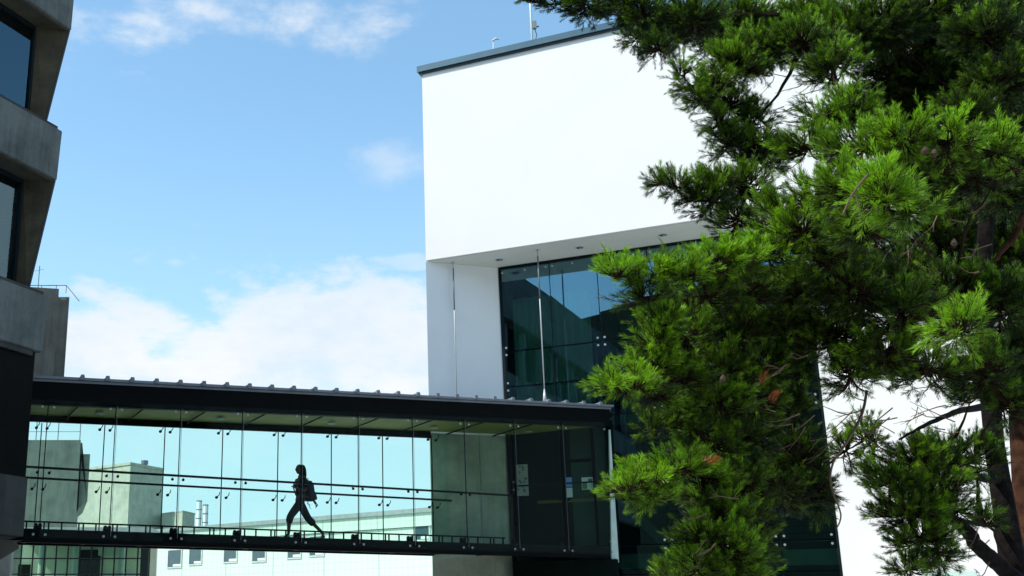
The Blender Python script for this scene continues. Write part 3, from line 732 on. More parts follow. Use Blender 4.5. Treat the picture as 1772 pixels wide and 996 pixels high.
LW = Frame((at(560,893,70).x, 70), 131.3); LW.n = Vector((-LW.d.y, LW.d.x, 0)) if False else Vector((math.sin(R(41.3)), math.cos(R(41.3)), 0))
def lwhit(px, py, off=0):
    a = (px-PX0)/F_PX; b = (PY0-py)/F_PX; r = Vector((a, CP-b*SP, SP+b*CP)); o = Vector((0,0,EYE))
    q = ((LW.o+LW.n*off)-o).dot(LW.n)/r.dot(LW.n); h = o+r*q; return (h-LW.o).dot(LW.d), h.z
print('LW', [lwhit(*q) for q in [(259,960),(385,912),(560,893),(745,877),(290,983),(548,963),(745,905)]])
wbz = lwhit(560,893)[1]
t = thing('panelled_building', LW.p(0,0,0), 'long low pale panelled building with square windows beyond the bridge', 'building')
ul = lwhit(259,960)[0]
t2 = t
me_before = None
m = MB(); m.box(LW, ul, 30, 0, 14, 0, wbz-1.0); wall = m.build('wall', M['clad'], t)
# object coordinates follow the wall: rebuild in local frame so the joint grid runs true
def local_frame(o, fr, par):
    mt = Matrix(((fr.d.x, fr.n.x, 0, 0), (fr.d.y, fr.n.y, 0, 0), (0,0,1,0), (0,0,0,1)))
    o.data.transform(mt.inverted()); o.matrix_basis = mt
local_frame(wall, LW, t)
m = MB(); m.box(LW, ul-.1, 30.1, -.12, 14, wbz-.97, wbz-.25); up_ = m.build('upper_wall', M['clad'], t); local_frame(up_, LW, t)
m = MB(); m.box(LW, ul-.2, 30.2, -.25, 14, wbz-.247, wbz); m.build('roof_edge', M['far_roof'], t)
wins = [(290,315,954,983),(327,350,951,978),(387,411,948,974),(436,461,946,973),(497,522,944,967),(535,562,942,963),(717,745,915,936)]
for (x0,x1,y0,y1) in wins:
    ua = lwhit(x0,(y0+y1)/2)[0]; ub = lwhit(x1,(y0+y1)/2)[0]; zb = lwhit((x0+x1)/2,y1)[1]; zt_ = zb+1.25
    m = MB(); e = .08
    for q in ((ua,ub,zb,zb+e),(ua,ub,zt_-e,zt_),(ua,ua+e,zb+e,zt_-e),(ub-e,ub,zb+e,zt_-e)): m.box(LW, q[0], q[1], -.05, -.004, q[2], q[3])
    wf = m.build('window', M['slab'], t)
    m = MB(); m.box(LW, ua+e, ub-e, -.02, -.008, zb+e, zt_-e); m.build('pane', M['far_win'], wf)
    m = MB(); m.box(LW, ua+e+(ub-ua)*.35, ub-e-.03, -.03, -.022, zb+e+.03, zb+e+.18); m.build('books', M['sill'], wf)

# glazed link building lower left
GY = 48
t = thing('glazed_pavilion', at(140, 1000, GY), 'low glazed pavilion with thin grid of mullions beneath the bridge', 'building')
xa, xb = at(17,960,GY).x, at(259,960,GY).x; gz = at(140,925,GY).z
m = MB(); m.wbox(((xa+xb)/2, GY+1.9, 0), xb-xa, .2, gz); m.build('back_wall', M['pav'], t)
m = MB(); m.prism([(xa,GY),(xb,GY),(xb,GY+6),(xa,GY+6)], gz, gz+.3); m.build('roof', M['far_roof'], t)
m = MB(); m.prism([(xa+.1,GY+.01),(xb-.1,GY+.01),(xb-.1,GY+.03),(xa+.1,GY+.03)], 0, gz-.01); m.build('glass_front', M['lg'], t)
m = MB()
for k in range(13):
    x = xa+(xb-xa)*k/12.; m.wbox((x, GY-.03, 0), .05, .07, gz)
z = gz-.35
while z > .2:
    m.wbox(((xa+xb)/2, GY-.07, z), xb-xa, .02, .05); z -= .62
m.build('mullion', M['steel_gl'], t)
m = MB()
for x in (xa+1.1, xa+2.5, xa+4.4): m.cut(); m.tube([(x,GY+.9,0),(x,GY+.9,gz)], .16, 12)
build_parts(m, 'column', M['slab'], t)
m = MB(); m.wbox((xb-.16, GY-.1, 0), .32, .3, gz); m.build('corner_post', M['steel_gl'], t)
m = MB(); m.wbox((xa+2.9, GY+1.6, 0), .9, .1, gz-.5); m.wbox((xa+.2, GY+1.6, 3.2), .5, .1, .8); m.build('screen', M['int_dark'], t)
m = MB(); m.wbox((xa+3.75, GY+1.4, gz-.75), .9, .1, .5); m.wbox((xa+4.7, GY+1.4, gz-2.2), .5, .1, .9); m.build('pinboard', M['slab'], t)

# ------------------------------------------------------------------ person and backpack
def skin_mesh(verts, edges, radii, levels=2):
    me = bpy.data.meshes.new('tmp_skin'); me.from_pydata(verts, edges, []); me.update()
    o = bpy.data.objects.new('tmp_skin', me); COL.objects.link(o)
    md = o.modifiers.new('s', 'SKIN'); md.use_smooth_shade = True
    for i, r in enumerate(radii):
        r = r if hasattr(r, '__len__') else (r, r)
        me.skin_vertices[0].data[i].radius = r
    me.skin_vertices[0].data[0].use_root = True
    sb = o.modifiers.new('b', 'SUBSURF'); sb.levels = levels; sb.render_levels = levels
    bpy.context.view_layer.update()
    dg = bpy.context.evaluated_depsgraph_get(); ev = o.evaluated_get(dg)
    out = bpy.data.meshes.new_from_object(ev); bpy.data.objects.remove(o); return out
# person frame: x = walking direction (forward), y = her left, z up.  She walks towards -BR.d
PD = -BR.d; PL = Vector((-PD.y, PD.x, 0)); PL = Vector((0,0,1)).cross(PD)
pbase = BR.p(.52, 1.25, 3.66)
PM = Matrix(((PD.x, PL.x, 0, 0), (PD.y, PL.y, 0, 0), (0,0,1,0), (0,0,0,1)))
HS = 1.13
person = thing('person', pbase, 'woman in cropped trousers with long hair striding along inside the glass footbridge', 'person')
def add_person_mesh(me, name, mat, parent, hs=HS):
    me.transform(Matrix.Scale(hs, 4)); me.transform(PM); me.name = name
    me.materials.clear(); me.materials.append(mat)
    me.polygons.foreach_set('use_smooth', [True]*len(me.polygons))
    o = bpy.data.objects.new(name, me); COL.objects.link(o); o.parent = parent; return o
J = dict(pel=(0,0,.88), sp=(.02,0,1.0), ch=(.02,0,1.17), up=(.00,0,1.30), nk=(.01,0,1.40), nk2=(.025,0,1.46),
 hl=(.02,.09,.84), kl=(.31,.10,.47), al=(.33,.10,.09), tl=(.44,.10,.025),
 hr=(.0,-.09,.84), kr=(-.22,-.09,.48), ar=(-.60,-.09,.15), tr=(-.55,-.09,.03),
 sl=(.0,.165,1.31), el=(-.04,.20,1.05), wl=(.18,.17,1.12), ml=(.23,.165,1.14),
 sr=(-.01,-.165,1.31), er=(-.27,-.20,1.07), wr=(-.43,-.19,.86), mr=(-.46,-.19,.81))
rd = dict(pel=(.13,.105), sp=(.115,.085), ch=(.13,.10), up=(.10,.075), nk=.052, nk2=.05,
 hl=.09, kl=.058, al=.036, tl=.026, hr=.088, kr=.055, ar=.036, tr=.026,
 sl=.055, el=.036, wl=.024, ml=.03, sr=.055, er=.04, wr=.028, mr=.03)
names = list(J); idx = {n: i for i, n in enumerate(names)}
V_ = [J[n] for n in names]; RR = [rd[n] for n in names]
Ed = [(idx[a], idx[b]) for a, b in [('pel','sp'),('sp','ch'),('ch','up'),('up','nk'),('nk','nk2'),('pel','hl'),('hl','kl'),('kl','al'),('al','tl'),
   ('pel','hr'),('hr','kr'),('kr','ar'),('ar','tr'),('up','sl'),('sl','el'),('el','wl'),('wl','ml'),('up','sr'),('sr','er'),('er','wr'),('wr','mr')]]
body = skin_mesh(V_, Ed, RR)
bm = bmesh.new(); bm.from_mesh(body)
def finger(bm, pts, r):
    mb = MB(); mb.tube(pts, [r, r, r*.85, r*.6], 6)
    vs = [bm.verts.new(v) for v in mb.v]
    for f in mb.f: bm.faces.new([vs[i] for i in f])
for base, d, dn in ((Vector(J['ml']), Vector((.8,0,.35)).normalized(), Vector((0,0,-1))), (Vector(J['mr']), Vector((-.35,0,-.95)).normalized(), Vector((1,0,0)))):
    for k, (off, ln) in enumerate(((-.027,.062),(-.009,.072),(.009,.068),(.026,.053))):
        s_ = base+Vector((0,off,0))+d*.005
        finger(bm, [s_, s_+d*ln*.45, s_+d*ln*.8+dn*.012, s_+d*ln+dn*.03], .0085)
    s_ = base+Vector((0,.0,0))-d*.03
    finger(bm, [s_, s_+d*.02-dn*.025, s_+d*.045-dn*.035, s_+d*.065-dn*.032], .010)
# head: shaped ellipsoid with nose, chin, ears
import mathutils
hc = Vector((.035,0,1.565))
ring, segs = 18, 24; hv = []
for i in range(ring+1):
    th = math.pi*i/ring
    for j in range(segs):
        ph = 2*math.pi*j/segs
        x, y, z = math.sin(th)*math.cos(ph), math.sin(th)*math.sin(ph), math.cos(th)
        X, Y_, Z = x*.093, y*.073, z*.112
        if z < 0: X *= 1+z*.18; Y_ *= 1+z*.25; X += -z*.018*(1 if x > 0 else 0)
        fr_ = max(0, x)**6
        nose = math.exp(-((y/.16)**2) - (((z+.15)/.16)**2))*.028*(x > 0)
        nose += math.exp(-((y/.22)**2)-(((z+.52)/.07)**2))*.007*(x > 0)
        nose += math.exp(-((y/.3)**2)-(((z+.85)/.15)**2))*.012*(x > 0)
        eye = -math.exp(-(((abs(y)-.38)/.16)**2)-(((z-.02)/.12)**2))*.010*(x > 0)
        ear = math.exp(-(((x+.02)/.12)**2)-(((z+.05)/.25)**2))*.016
        X += nose+eye; Y_ += math.copysign(ear, y) if abs(y) > .8 else 0
        hv.append(bm.verts.new(hc+Vector((X, Y_, Z))))
for i in range(ring):
    for j in range(segs):
        q = [hv[i*segs+j], hv[i*segs+(j+1)%segs], hv[(i+1)*segs+(j+1)%segs], hv[(i+1)*segs+j]]
        try: bm.faces.new(q)
        except Exception: pass
bmesh.ops.remove_doubles(bm, verts=hv, dist=1e-5)
bm.to_mesh(body); bm.free()
add_person_mesh(body, 'body', M['skin'], person)
# clothing
top = skin_mesh([J['pel'],J['sp'],J['ch'],J['up'],(.01,0,1.385),J['sl'],(-.03,.195,1.13),J['sr'],(-.12,-.19,1.16)],
    [(0,1),(1,2),(2,3),(3,4),(3,5),(5,6),(3,7),(7,8)], [(.135,.115),(.125,.095),(.145,.118),(.115,.09),.062,.068,.05,.068,.05])
add_person_mesh(top, 'shirt', M['top'], person)
def lerp(a, b, t): return tuple(a[i]+(b[i]-a[i])*t for i in range(3))
tr_ = skin_mesh([(0,0,.90),J['hl'],J['kl'],lerp(J['kl'],J['al'],.42),J['hr'],J['kr'],lerp(J['kr'],J['ar'],.42),(.01,0,.99)],
    [(0,1),(1,2),(2,3),(0,4),(4,5),(5,6),(0,7)], [(.145,.125),.112,.088,.092,.112,.088,.092,(.125,.10)])
add_person_mesh(tr_, 'trousers', M['trouser'], person)
for (a, b) in (('al','tl'),('ar','tr')):
    A_, B_ = Vector(J[a]), Vector(J[b]); 
    mm = skin_mesh([tuple(A_+Vector((-.04,0,-.05))), tuple((A_+B_)/2+Vector((0,0,-.03))), tuple(B_+Vector((.02,0,-.0)))], [(0,1),(1,2)], [(.034,.03),(.036,.024),(.032,.018)])
    add_person_mesh(mm, 'shoe', M['strapg'], person)
hair = skin_mesh([(.03,0,1.655),(-.01,0,1.60),(-.035,0,1.52),(-.05,0,1.42),(-.05,0,1.33)], [(0,1),(1,2),(2,3),(3,4)], [(.075,.075),(.115,.105),(.095,.10),(.075,.095),(.045,.08)])
add_person_mesh(hair, 'hair', M['hair'], person)
bp = thing('backpack', pbase+PM.to_3x3()@Vector((-.2*HS,0,1.0*HS)), 'navy backpack with grey strap on the walking woman’s back', 'backpack')
def pk(pts_fn, name, mat, bevel=0):
    mb = MB(); pts_fn(mb); me = bpy.data.meshes.new(name); me.from_pydata(mb.v, [], mb.f)
    b_ = bmesh.new(); b_.from_mesh(me); bmesh.ops.recalc_face_normals(b_, faces=b_.faces)
    if bevel:
        bmesh.ops.bevel(b_, geom=b_.edges[:], offset=bevel, segments=3, affect='EDGES', clamp_overlap=True)
    b_.to_mesh(me); b_.free()
    me.transform(Matrix.Scale(HS, 4)); me.transform(PM); me.transform(Matrix.Translation(pbase-Vector(bp.location)))
    me.materials.append(mat); me.polygons.foreach_set('use_smooth', [True]*len(me.polygons))
    o = bpy.data.objects.new(name, me); COL.objects.link(o); o.parent = bp
def fbody(mb):
    mb.hexa([Vector(v) for v in [(-.12,-.15,.86),(-.33,-.15,.86),(-.33,.15,.86),(-.12,.15,.86),(-.10,-.12,1.32),(-.27,-.12,1.30),(-.27,.12,1.30),(-.10,.12,1.32)]])
pk(fbody, 'bag', M['pack'], .035)
def fpock(mb):
    mb.hexa([Vector(v) for v in [(-.31,-.11,.88),(-.38,-.10,.89),(-.38,.10,.89),(-.31,.11,.88),(-.29,-.10,1.08),(-.34,-.09,1.06),(-.34,.09,1.06),(-.29,.10,1.08)]])
pk(fpock, 'front_pocket', M['pack'], .02)
for sgn in (-1, 1):
    def fstr(mb, sgn=sgn): mb.tube([(-.13,sgn*.08,1.30),(-.05,sgn*.09,1.40),(.08,sgn*.10,1.34),(.145,sgn*.11,1.18),(.07,sgn*.13,1.0),(-.13,sgn*.13,.92)], .017, 8)
    pk(fstr, 'shoulder_strap', M['strapg'])
def fh(mb):
    mb.tube([(-.13,0,1.31),(-.14,0,1.37),(-.17,0,1.38),(-.18,0,1.31)], .008, 6)
pk(fh, 'grab_handle', M['pack'])
def fd(mb):
    mb.tube([(-.15,.05,.87),(-.16,.05,.80),(-.21,.05,.77),(-.19,.05,.72),(-.235,.05,.68)], .006, 5)
    mb.tube([(-.20,-.05,.87),(-.18,-.05,.81),(-.24,-.05,.76)], .006, 5)
pk(fd, 'loose_strap', M['strapg'])

# ------------------------------------------------------------------ pines
class Pine:
    def link(s, c, trunk_pts):
        best = None
        tr_p = min(trunk_pts, key=lambda q: (q-c).length + max(0, q.z-c.z+.3)*1.5)
        dc = math.hypot(c.x-tr_p.x, c.y-tr_p.y)
        for q, w in s.nodes:
            if math.hypot(q.x-tr_p.x, q.y-tr_p.y) < dc-.1:
                k = (q-c).length
                if best is None or k < best[0]: best = (k, q, w)
        if best is None or (tr_p-c).length < best[0]*1.15:
            r = (tr_p, .030)
        else: r = (best[1], max(.010, best[2]*.85))
        s.nodes.append((c, r[1])); return r
    def __init__(s):
        s.nodes = []
        s.P = []; s.D = []; s.L = []; s.N = []; s.C = []      # shoot base, direction, length, needle length, tone
        s.branches = MB(); s.dead = MB()
    def shoot(s, p, d, ln, nl, tone): s.P.append(p); s.D.append(d); s.L.append(ln); s.N.append(nl); s.C.append(tone)
def V(a): return Vector(a)
def rvec():
    while True:
        v = Vector((random.uniform(-1,1), random.uniform(-1,1), random.uniform(-1,1)))
        if .05 < v.length < 1: return v
def curve_pts(a, b, n=6, sag=.1, jit=.03):
    a, b = Vector(a), Vector(b); L = (b-a).length; off = rvec()*L*jit*2
    out = []
    for i in range(n+1):
        t = i/n; q = a.lerp(b, t); q += off*math.sin(t*math.pi) + rvec()*L*jit*(.35 if 0 < i < n else 0); q.z += sag*L*math.sin(t*math.pi)
        out.append(q)
    return out
def clump(pine, px, py, rx, ry, Y, anchor=None, n=None, tone=.5, nl=.085, flat=1.0, up=.6, thick=.03, sd=0):
    """boughs of shoots filling an uneven ellipsoid; anchor = where its bough leaves the tree"""
    c = at(px, py, Y); Rx = rx*Y/F_PX; Rz = ry*Y/F_PX; Ry = (Rx+Rz)*.5*flat
    if n is None: n = int(30 + .105*rx*ry*(Y/9)**1.5)
    if anchor is not None:
        bp_ = curve_pts(anchor, c, 8, .02, .05)
        pine.branches.tube(bp_, [thick*(1-.72*i/8) for i in range(9)], 7)
        spine = bp_[3:]
    else: spine = [c]
    nsub = max(4, n//6)
    for k in range(nsub):
        while True:
            v = rvec()
            if random.random() < v.length**1.2: break
        tip = c+Vector((v.x*Rx, v.y*Ry, v.z*Rz))
        st = min(spine[-4:] if len(spine) > 4 else spine, key=lambda q: (q-tip).length+random.random()*.2)
        st = st.lerp(c, .4)
        bl = curve_pts(st, tip, 4, -.06, .06)
        pine.branches.tube(bl, [.010, .008, .0065, .005, .004], 5)
        d0 = (tip-c); d0 = d0.normalized() if d0.length > 1e-6 else Vector((0,0,1))
        outd = (bl[-1]-bl[-2]).normalized()
        for q in range(6):
            t = random.random(); at_i = min(3, int(1+t*3)); base = bl[at_i].lerp(bl[at_i+1], random.random()) if q else bl[-1]
            d = (d0*.55+outd*.5+Vector((0,0,up))+rvec()*.75).normalized()
            ln = random.choice((.055,.08,.10,.13))*random.uniform(.8,1.25)*(nl/.06)
            st_ = base; b2 = st_+ (d+rvec()*.5).normalized()*random.uniform(.01, .11)
            if q: pine.branches.tube([st_, b2], [.004, .003], 4, cap=False)
            pine.shoot(b2 if q else st_, d, ln, nl*random.uniform(.8, 1.15), min(1, max(0, tone*(.30+.66*v.length)+.34*v.z+random.choice((-.22,-.1,0,.08,.34))+random.uniform(-.1,.1))))  # tone holds freshness plus painted shade: clump tops lighter, insides darker
def build_pine(pine, parent, needles=42, width=.0034):
    P = np.array([tuple(p) for p in pine.P]); D = np.array([tuple(p) for p in pine.D]); Ls = np.array(pine.L); Ns = np.array(pine.N); T = np.array(pine.C)
    n = len(P); K = needles
    ref = np.where(np.abs(D[:, 2:3]) < .9, np.array([[0,0,1.]]), np.array([[1.,0,0]]))
    A = np.cross(D, ref); A /= np.linalg.norm(A, axis=1, keepdims=True); B = np.cross(D, A)
    t = rng.random((n, K))**.8; ph = rng.random((n, K))*2*np.pi
    ang = np.radians(rng.normal(44, 15, (n, K))) * (1-.55*t)
    base = P[:, None]+D[:, None]*(t*Ls[:, None])[..., None]
    rad = A[:, None]*np.cos(ph)[..., None]+B[:, None]*np.sin(ph)[..., None]
    nd = D[:, None]*np.cos(ang)[..., None]+rad*np.sin(ang)[..., None]
    nd[..., 2] += .10; nd /= np.linalg.norm(nd, axis=2, keepdims=True)
    ln = Ns[:, None]*rng.uniform(.75, 1.1, (n, K))
    tip = base+nd*ln[..., None]; tip[..., 2] -= ln*.04
    side = np.cross(nd, rng.normal(size=(n, K, 3))); side /= np.linalg.norm(side, axis=2, keepdims=True)
    mid = base*.5+tip*.5; mid[..., 2] += ln*.03
    w = width*rng.uniform(.8, 1.3, (n, K))[..., None]
    v = np.stack([base, mid+side*w*.5, tip, mid-side*w*.5], axis=2).reshape(-1, 3)
    # twig core of every shoot: thin 3-sided spike
    me = bpy.data.meshes.new('crown'); nq = n*K
    off = np.array(tuple(parent.location)); v = v-off
    me.vertices.add(len(v)); me.vertices.foreach_set('co', v.astype(np.float32).ravel())
    me.loops.add(nq*4); me.loops.foreach_set('vertex_index', np.arange(nq*4, dtype=np.int32))
    me.polygons.add(nq); me.polygons.foreach_set('loop_start', np.arange(0, nq*4, 4, dtype=np.int32)); me.polygons.foreach_set('loop_total', np.full(nq, 4, dtype=np.int32))
    me.update()
    # colour: old dark blue-green to fresh yellow-green with clump shade mixed in, needle base darker
    old_or_shaded = np.array([.012, .028, .007]); fresh_or_lit = np.array([.30, .58, .020]); dead = np.array([.30, .09, .025])
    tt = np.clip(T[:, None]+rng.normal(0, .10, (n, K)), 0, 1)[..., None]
    tt = tt**1.35; col = old_or_shaded*(1-tt)+fresh_or_lit*tt
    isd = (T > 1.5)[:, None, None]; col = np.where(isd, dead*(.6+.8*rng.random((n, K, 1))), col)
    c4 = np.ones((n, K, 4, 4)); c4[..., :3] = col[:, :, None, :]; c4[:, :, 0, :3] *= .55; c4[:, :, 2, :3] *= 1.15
    a = me.color_attributes.new('Col', 'FLOAT_COLOR', 'POINT'); a.data.foreach_set('color', c4.astype(np.float32).ravel())
    me.materials.append(M['needle'])
    o = bpy.data.objects.new('crown', me); COL.objects.link(o); o.parent = parent
    for p, d, l in zip(pine.P, pine.D, pine.L): pine.branches.tube([p, p+d*l*.95], [.0035, .0018], 3, cap=False)
    return o

# trunks -------------------------------------------------------------
T1 = [at(1762,1200,12.2), at(1758,1010,12.2), at(1741,900,12.3), at(1722,780,12.3), at(1708,640,12.4), at(1700,480,12.4), at(1712,300,12.5), at(1722,120,12.5), at(1728,-120,12.6), at(1740,-420,12.6)]
T1[0].z = 0
pA_ = thing('pine_tree', (T1[0].x, T1[0].y, 0), 'large Scots pine with bright green needle tufts leaning across the white building', 'tree', 'pines in front of the white building')
m = MB(); m.tube(T1, [.17,.135,.115,.10,.095,.09,.08,.065,.05,.02], 14); m.build('trunk', M['bark'], pA_, smooth=True)
def on1(py):
    z = None
    for a, b in zip(T1[:-1], T1[1:]):
        zz1 = at(1710, py, 12.4).z
        if a.z <= zz1 <= b.z: return a.lerp(b, (zz1-a.z)/(b.z-a.z))
    return T1[-2]
T2 = [at(1850,1200,13.6), at(1800,1000,13.6), at(1778,860,13.6), at(1768,720,13.7), at(1764,560,13.7), at(1768,380,13.8), at(1760,200,13.8), at(1740,0,13.8), at(1730,-350,13.9)]
T2[0].z = 0
pB_ = thing('pine_tree', (T2[0].x, T2[0].y, 0), 'reddish barked pine behind the larger one at the right edge, carrying the topmost boughs', 'tree', 'pines in front of the white building')
m = MB(); m.tube(T2, [.2,.17,.155,.14,.13,.12,.10,.08,.03], 14); m.build('trunk', M['bark_red'], pB_, smooth=True)
def on2(py):
    zz1 = at(1770, py, 13.7).z
    for a, b in zip(T2[:-1], T2[1:]):
        if a.z <= zz1 <= b.z: return a.lerp(b, (zz1-a.z)/(b.z-a.z))
    return T2[-2]
FA_, FB_ = Pine(), Pine()
# rear pine: topmost and far right boughs --------------------------------
random.seed(21)
topA = at(1480,40,13.2)
FB_.branches.tube(curve_pts(on2(150), topA, 8, .05, .03), [.07-.004*i for i in range(9)], 8)
topB = at(1180,30,13.4)
FB_.branches.tube(curve_pts(topA, topB, 8, .03, .03), [.036-.002*i for i in range(9)], 7)
FB_.branches.tube(curve_pts(topB, at(960,2,13.6), 6, .02, .03), [.018-.002*i for i in range(7)], 6)
rear = [(912,0,16,5),(930,3,30,8),(965,6,34,11),(1010,12,42,20),(1060,10,46,24),(1110,22,50,34),(1100,64,26,26),(1150,50,50,44),(1135,84,30,20),(1200,30,60,44),(1240,60,60,48),(1290,40,70,50),
 (1340,70,70,60),(1400,30,70,45),(1460,60,80,60),(1530,40,80,60),(1600,60,80,70),(1680,50,80,80),(1750,90,60,100),(1640,150,80,60),(1550,130,80,50),(1720,210,70,70),(1745,20,50,50),(1620,10,80,40),(1700,130,60,60)]
for (px,py,rx,ry) in [(1700,60,70,50),(1730,150,60,60),(1680,200,60,50),(1735,330,50,60)]:
    clump(FB_, px, py, rx, ry, 11.6, T1[7] if py < 200 else T1[6], tone=.12, nl=.066, thick=.02)
for (px,py,rx,ry) in rear:
    px += 2 if px < 1150 else 0
    c = at(px,py,13.3); an = topA if px > 1350 else topB
    Yq = 13.3+random.uniform(-.5,.5); clump(FB_, px, py, rx, ry, Yq, an, tone=.22 if px < 1250 or px > 1480 else .32, nl=.066, thick=.012)
for (px,py,rx,ry,Y) in [(1690,330,80,90,13.6),(1740,450,60,90,13.6),(1600,300,90,60,13.8),(1670,540,80,50,13.4),(1745,620,50,80,13.5),(1560,480,80,60,13.4),(1480,430,60,50,13.6),
      (1760,270,50,80,13.2),(1640,420,80,70,13.6),(1590,200,80,60,14),(1500,190,70,40,13.9)]:
    clump(FB_, px, py, rx, ry, Y, on2(py+60), tone=.10, nl=.066, thick=.02)
# front pine ------------------------------------------------------------
random.seed(5)
front = [ # px, py, rx, ry, Y, tone, trunk height
 # upper left outline
 (1250,118,60,42,10.5,.42,420),(1215,150,32,26,10.4,.5,420),(1160,128,14,12,10.3,.45,0),(1180,148,16,14,10.3,.5,0),(1200,172,24,18,10.3,.5,0),(1260,180,45,40,10.6,.35,420),(1300,215,46,40,10.8,.22,430),
 (1225,215,22,22,10.4,.4,0),(1240,250,28,30,10.5,.35,430),(1310,270,60,44,10.6,.25,440),
 (1125,316,18,12,9.9,.35,0),(1155,322,24,16,9.9,.38,0),(1190,335,32,24,10,.36,0),(1230,316,34,30,10.1,.36,440),(1215,350,34,22,10,.3,0),(1290,330,60,45,10.2,.30,450),(1272,390,34,36,10.2,.28,450),
 # bright middle boughs
 (1300,90,60,50,10.6,.35,380),(1390,75,70,50,10.4,.35,380),(1440,115,60,40,10,.4,380),(1420,205,44,34,9,.50,430),(1470,190,50,40,9,.55,420),(1400,255,60,34,8.8,.45,440),(1480,260,60,40,8.2,.6,430),
 (1560,240,70,36,8,.8,430),(1640,245,60,34,8,.8,430),(1715,262,56,30,8.1,.75,440),(1765,280,34,34,8.2,.6,440),(1600,290,80,40,8.4,.45,430),(1690,310,70,36,8.6,.3,430),
 (1525,335,46,50,7.2,.95,460),(1570,360,36,36,7.3,.85,460),(1470,330,56,44,8,.6,460),(1410,340,60,40,8.6,.6,460),(1500,400,60,36,8,.5,470),(1390,400,60,36,8.6,.55,470),(1350,370,44,40,9,.45,470),
 # long bright bough to the left
 (1330,440,60,34,8.8,.75,520),(1270,450,56,34,8.7,.82,520),(1215,462,46,30,8.6,.8,0),(1165,476,44,26,8.5,.75,0),(1120,472,30,20,8.5,.8,0),(1085,486,30,20,8.5,.7,0),(1050,478,24,16,8.4,.85,0),(1090,515,36,14,8.5,.35,0),
 (1430,440,60,40,8.8,.5,520),(1200,510,60,34,8.9,.3,520),(1290,505,70,40,9.2,.2,520),(1390,505,80,44,9.4,.2,520),
 (1130,560,32,26,8.7,.75,560),(1118,590,28,26,8.7,.75,0),(1170,585,46,36,9,.45,560),(1250,570,66,44,9.4,.25,560),(1340,570,70,44,9.6,.22,560),(1110,640,38,26,8.8,.7,600),(1062,668,34,18,8.6,.85,0),(1030,668,14,10,8.5,.9,0),
 (1110,680,36,20,8.8,.55,0),(1160,650,50,34,9,.5,600),(1230,640,60,40,9.3,.4,600),(1310,640,60,40,9.6,.3,600),
 # lower left
 (1150,720,26,16,9.2,.4,0),(1112,742,24,12,9.1,.35,640),(1180,740,34,26,9.2,.45,0),(1230,700,60,36,9.2,.5,640),(1300,690,60,40,9.4,.4,640),(1210,770,50,34,9.4,.4,660),(1290,760,60,44,9.8,.2,640),(1360,700,50,44,10,.2,640),(1370,780,44,50,10.2,.16,650),
 (1400,850,34,50,10.4,.14,660),(1350,850,50,40,10.2,.14,660),
 (1160,812,46,24,8.8,.75,700),(1105,838,44,24,8.7,.8,0),(1060,848,26,16,8.6,.8,0),(1100,868,40,14,8.8,.5,0),(1200,840,50,34,9.2,.55,700),(1270,840,60,44,9.8,.25,700),(1300,900,44,34,10,.2,700),(1225,895,50,36,9.2,.4,760),
 (1195,930,34,26,9,.5,760),(1240,955,60,34,9,.55,760),(1190,985,40,24,9,.6,800),(1260,1000,60,30,9.1,.55,800),(1300,960,30,26,9.4,.4,800),(1150,1005,20,12,9,.5,0),
 # right middle mass
 (1470,500,70,50,9,.3,520),(1560,540,80,50,9,.3,540),(1650,500,70,50,9.6,.28,520),(1730,520,50,60,9.6,.22,520),(1660,570,36,30,7.8,.85,600),(1450,580,60,44,9.4,.4,600),(1530,610,70,44,9.2,.45,620),(1470,650,50,40,9.4,.5,640),(1600,640,70,40,9.6,.35,640),
 (1700,640,60,50,9.6,.3,640),(1745,700,34,50,9.8,.3,640),(1420,560,50,50,9.6,.25,600),(1380,640,34,40,9.8,.3,640),(1680,690,30,18,10,.3,660),
 # hanging boughs on the white wall
 (1496,760,22,40,10.4,.45,720),(1462,780,14,30,10.4,.4,720),(1590,800,56,40,10.4,.35,740),(1540,835,50,40,10.2,.5,760),(1610,850,60,44,10.4,.35,760),(1570,885,60,36,10.2,.4,780),(1640,790,50,34,10.6,.3,740),(1690,790,34,40,10.8,.25,740),
 (1590,930,50,36,10.2,.35,800),(1620,955,30,30,10.3,.3,800),(1570,985,34,22,10.2,.5,820),(1650,880,26,36,10.6,.25,780),(1700,905,20,12,11,.3,820)]
tpts = [T1[i].lerp(T1[i+1], k/6) for i in range(1, len(T1)-1) for k in range(6)]
front = [(f[0]+(24 if f[0] < 1100 else 16 if f[0] < 1260 else 0),)+f[1:] for f in front]
for (px,py,rx,ry,Y,tone,tp) in sorted(front, key=lambda f: -at(f[0],f[1],f[4]).x):
    c = at(px,py,Y); an, th = FA_.link(c, tpts)
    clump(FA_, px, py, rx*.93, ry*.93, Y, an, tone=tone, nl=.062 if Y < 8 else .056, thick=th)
# browned tufts
for (px,py,Y) in [(1306,666,8.9),(1334,698,8.9),(1218,803,8.7)]:
    for k in range(2): FA_.shoot(at(px+random.uniform(-8,8),py+random.uniform(-5,5),Y-.3), (Vector((.6,-.2,.5))+rvec()*.5).normalized(), .08, .065, 9)
build_pine(FA_, pA_); build_pine(FB_, pB_, needles=40, width=.0044)
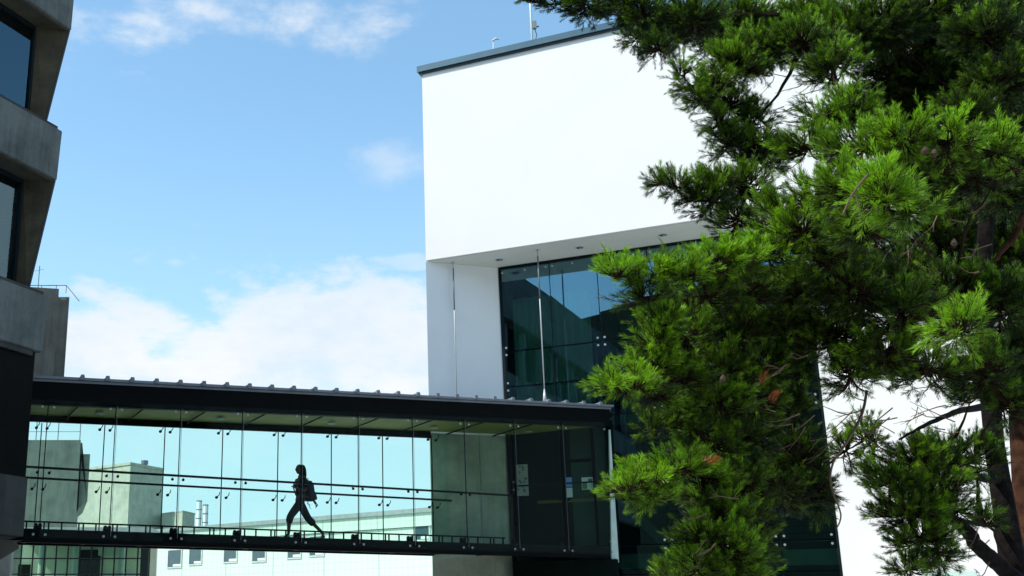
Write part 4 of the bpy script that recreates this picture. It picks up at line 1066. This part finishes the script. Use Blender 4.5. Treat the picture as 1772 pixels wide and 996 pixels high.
# thick limbs of the front pine
def limb(px, rad, seg=10):
    pts = [at(*p) for p in px]; out = []
    for i in range(len(pts)-1):
        p0, p1, p2, p3 = pts[max(i-1,0)], pts[i], pts[i+1], pts[min(i+2,len(pts)-1)]
        for k in range(5):
            t = k/5; out.append(.5*((2*p1)+(p2-p0)*t+(2*p0-5*p1+4*p2-p3)*t*t+(3*p1-p0-3*p2+p3)*t**3) + rvec()*rad[0]*.12)
    out.append(pts[-1]); n = len(out)
    rr = [rad[0]+(rad[1]-rad[0])*i/(n-1) for i in range(n)]
    m = MB(); m.tube(out, rr, seg); return m
for px, rad, mt in [([(1765,1010,11.6),(1730,978,11.4),(1697,950,11.2),(1672,918,11),(1652,900,10.9),(1630,880,10.7)], (.085,.045), 'bark'),
    ([(1715,700,12.3),(1686,706,11.6),(1650,714,11),(1600,736,10.4),(1556,760,10.1)], (.045,.008), 'bark'),
    ([(1730,830,12.3),(1700,826,11.8),(1665,818,11.4),(1640,812,11)], (.05,.03), 'bark'),
    ([(1735,906,12.3),(1705,908,11.9),(1672,902,11.5),(1655,900,11.2)], (.03,.015), 'bark'),
    ([(1500,676,9.6),(1490,720,9.5),(1465,765,9.4),(1442,800,9.4),(1438,840,9.4),(1455,890,9.4),(1447,915,9.4)], (.012,.005), 'twig'),
    ([(1772,370,8.6),(1755,410,8.6),(1735,432,8.6),(1722,450,8.6)], (.028,.016), 'bark_red'),
    ([(1502,302,7.0),(1485,322,7.0),(1470,345,7.0),(1458,372,7.0)], (.009,.004), 'twig'),
    ([(1478,330,7.0),(1484,348,7.0),(1489,372,7.0)], (.006,.003), 'twig'),
    ([(1216,205,10),(1205,208,10),(1195,212,10)], (.004,.002), 'twig')]:
    limb(px, rad).build('limb' if mt != 'twig' else 'dead_branch', M[mt], pA_, smooth=True)
# dead twigs near the hanging boughs and trunk
random.seed(9); m = MB()
def twigs(x0, x1, y0, y1, Y, n, ln):
    for k in range(n):
        p = at(random.uniform(x0,x1), random.uniform(y0,y1), Y+random.uniform(-.4,.4)); d = (Vector((-1,0,-.25))+rvec()*.9).normalized()
        m.cut(); q = curve_pts(p, p+d*random.uniform(.4,1)*ln, 4, -.05, .08); m.tube(q, [.006,.005,.004,.003,.002], 4)
        for j in range(2):
            a = q[random.randint(1,3)]; e = a+(d+rvec()*.8).normalized()*ln*.35; m.tube([a,e], [.003,.0015], 3)
twigs(1650,1740,880,985,11.2,10,.5); twigs(1540,1700,700,770,10.3,12,.45); twigs(1440,1560,690,790,9.8,12,.4); twigs(1330,1420,110,230,10.8,16,.35)
twigs(1480,1700,400,520,9.2,18,.3); twigs(1250,1420,600,760,9.2,12,.3); twigs(1560,1760,300,450,8.6,8,.25); twigs(1200,1300,860,980,8.9,8,.3)
build_parts(m, 'dead_twig', M['twig'], pA_)
# cones
m = MB()
for (px,py,Y) in [(1600,266,7.8),(1616,270,7.8),(1650,425,8.3),(1700,520,8.4),(1250,660,8.6)]:
    p = at(px,py,Y-.2); m.cut(); m.tube([p,p+Vector((.005,0,.015)),p+Vector((.01,0,.035)),p+Vector((.012,0,.055))], [.012,.024,.019,.006], 10)
build_parts(m, 'pine_cone', M['cone'], pA_)
for pn, par in ((FA_, pA_), (FB_, pB_)): pn.branches.build('branches', M['twigbark'], par)
print('shoots', len(FA_.P), len(FB_.P))
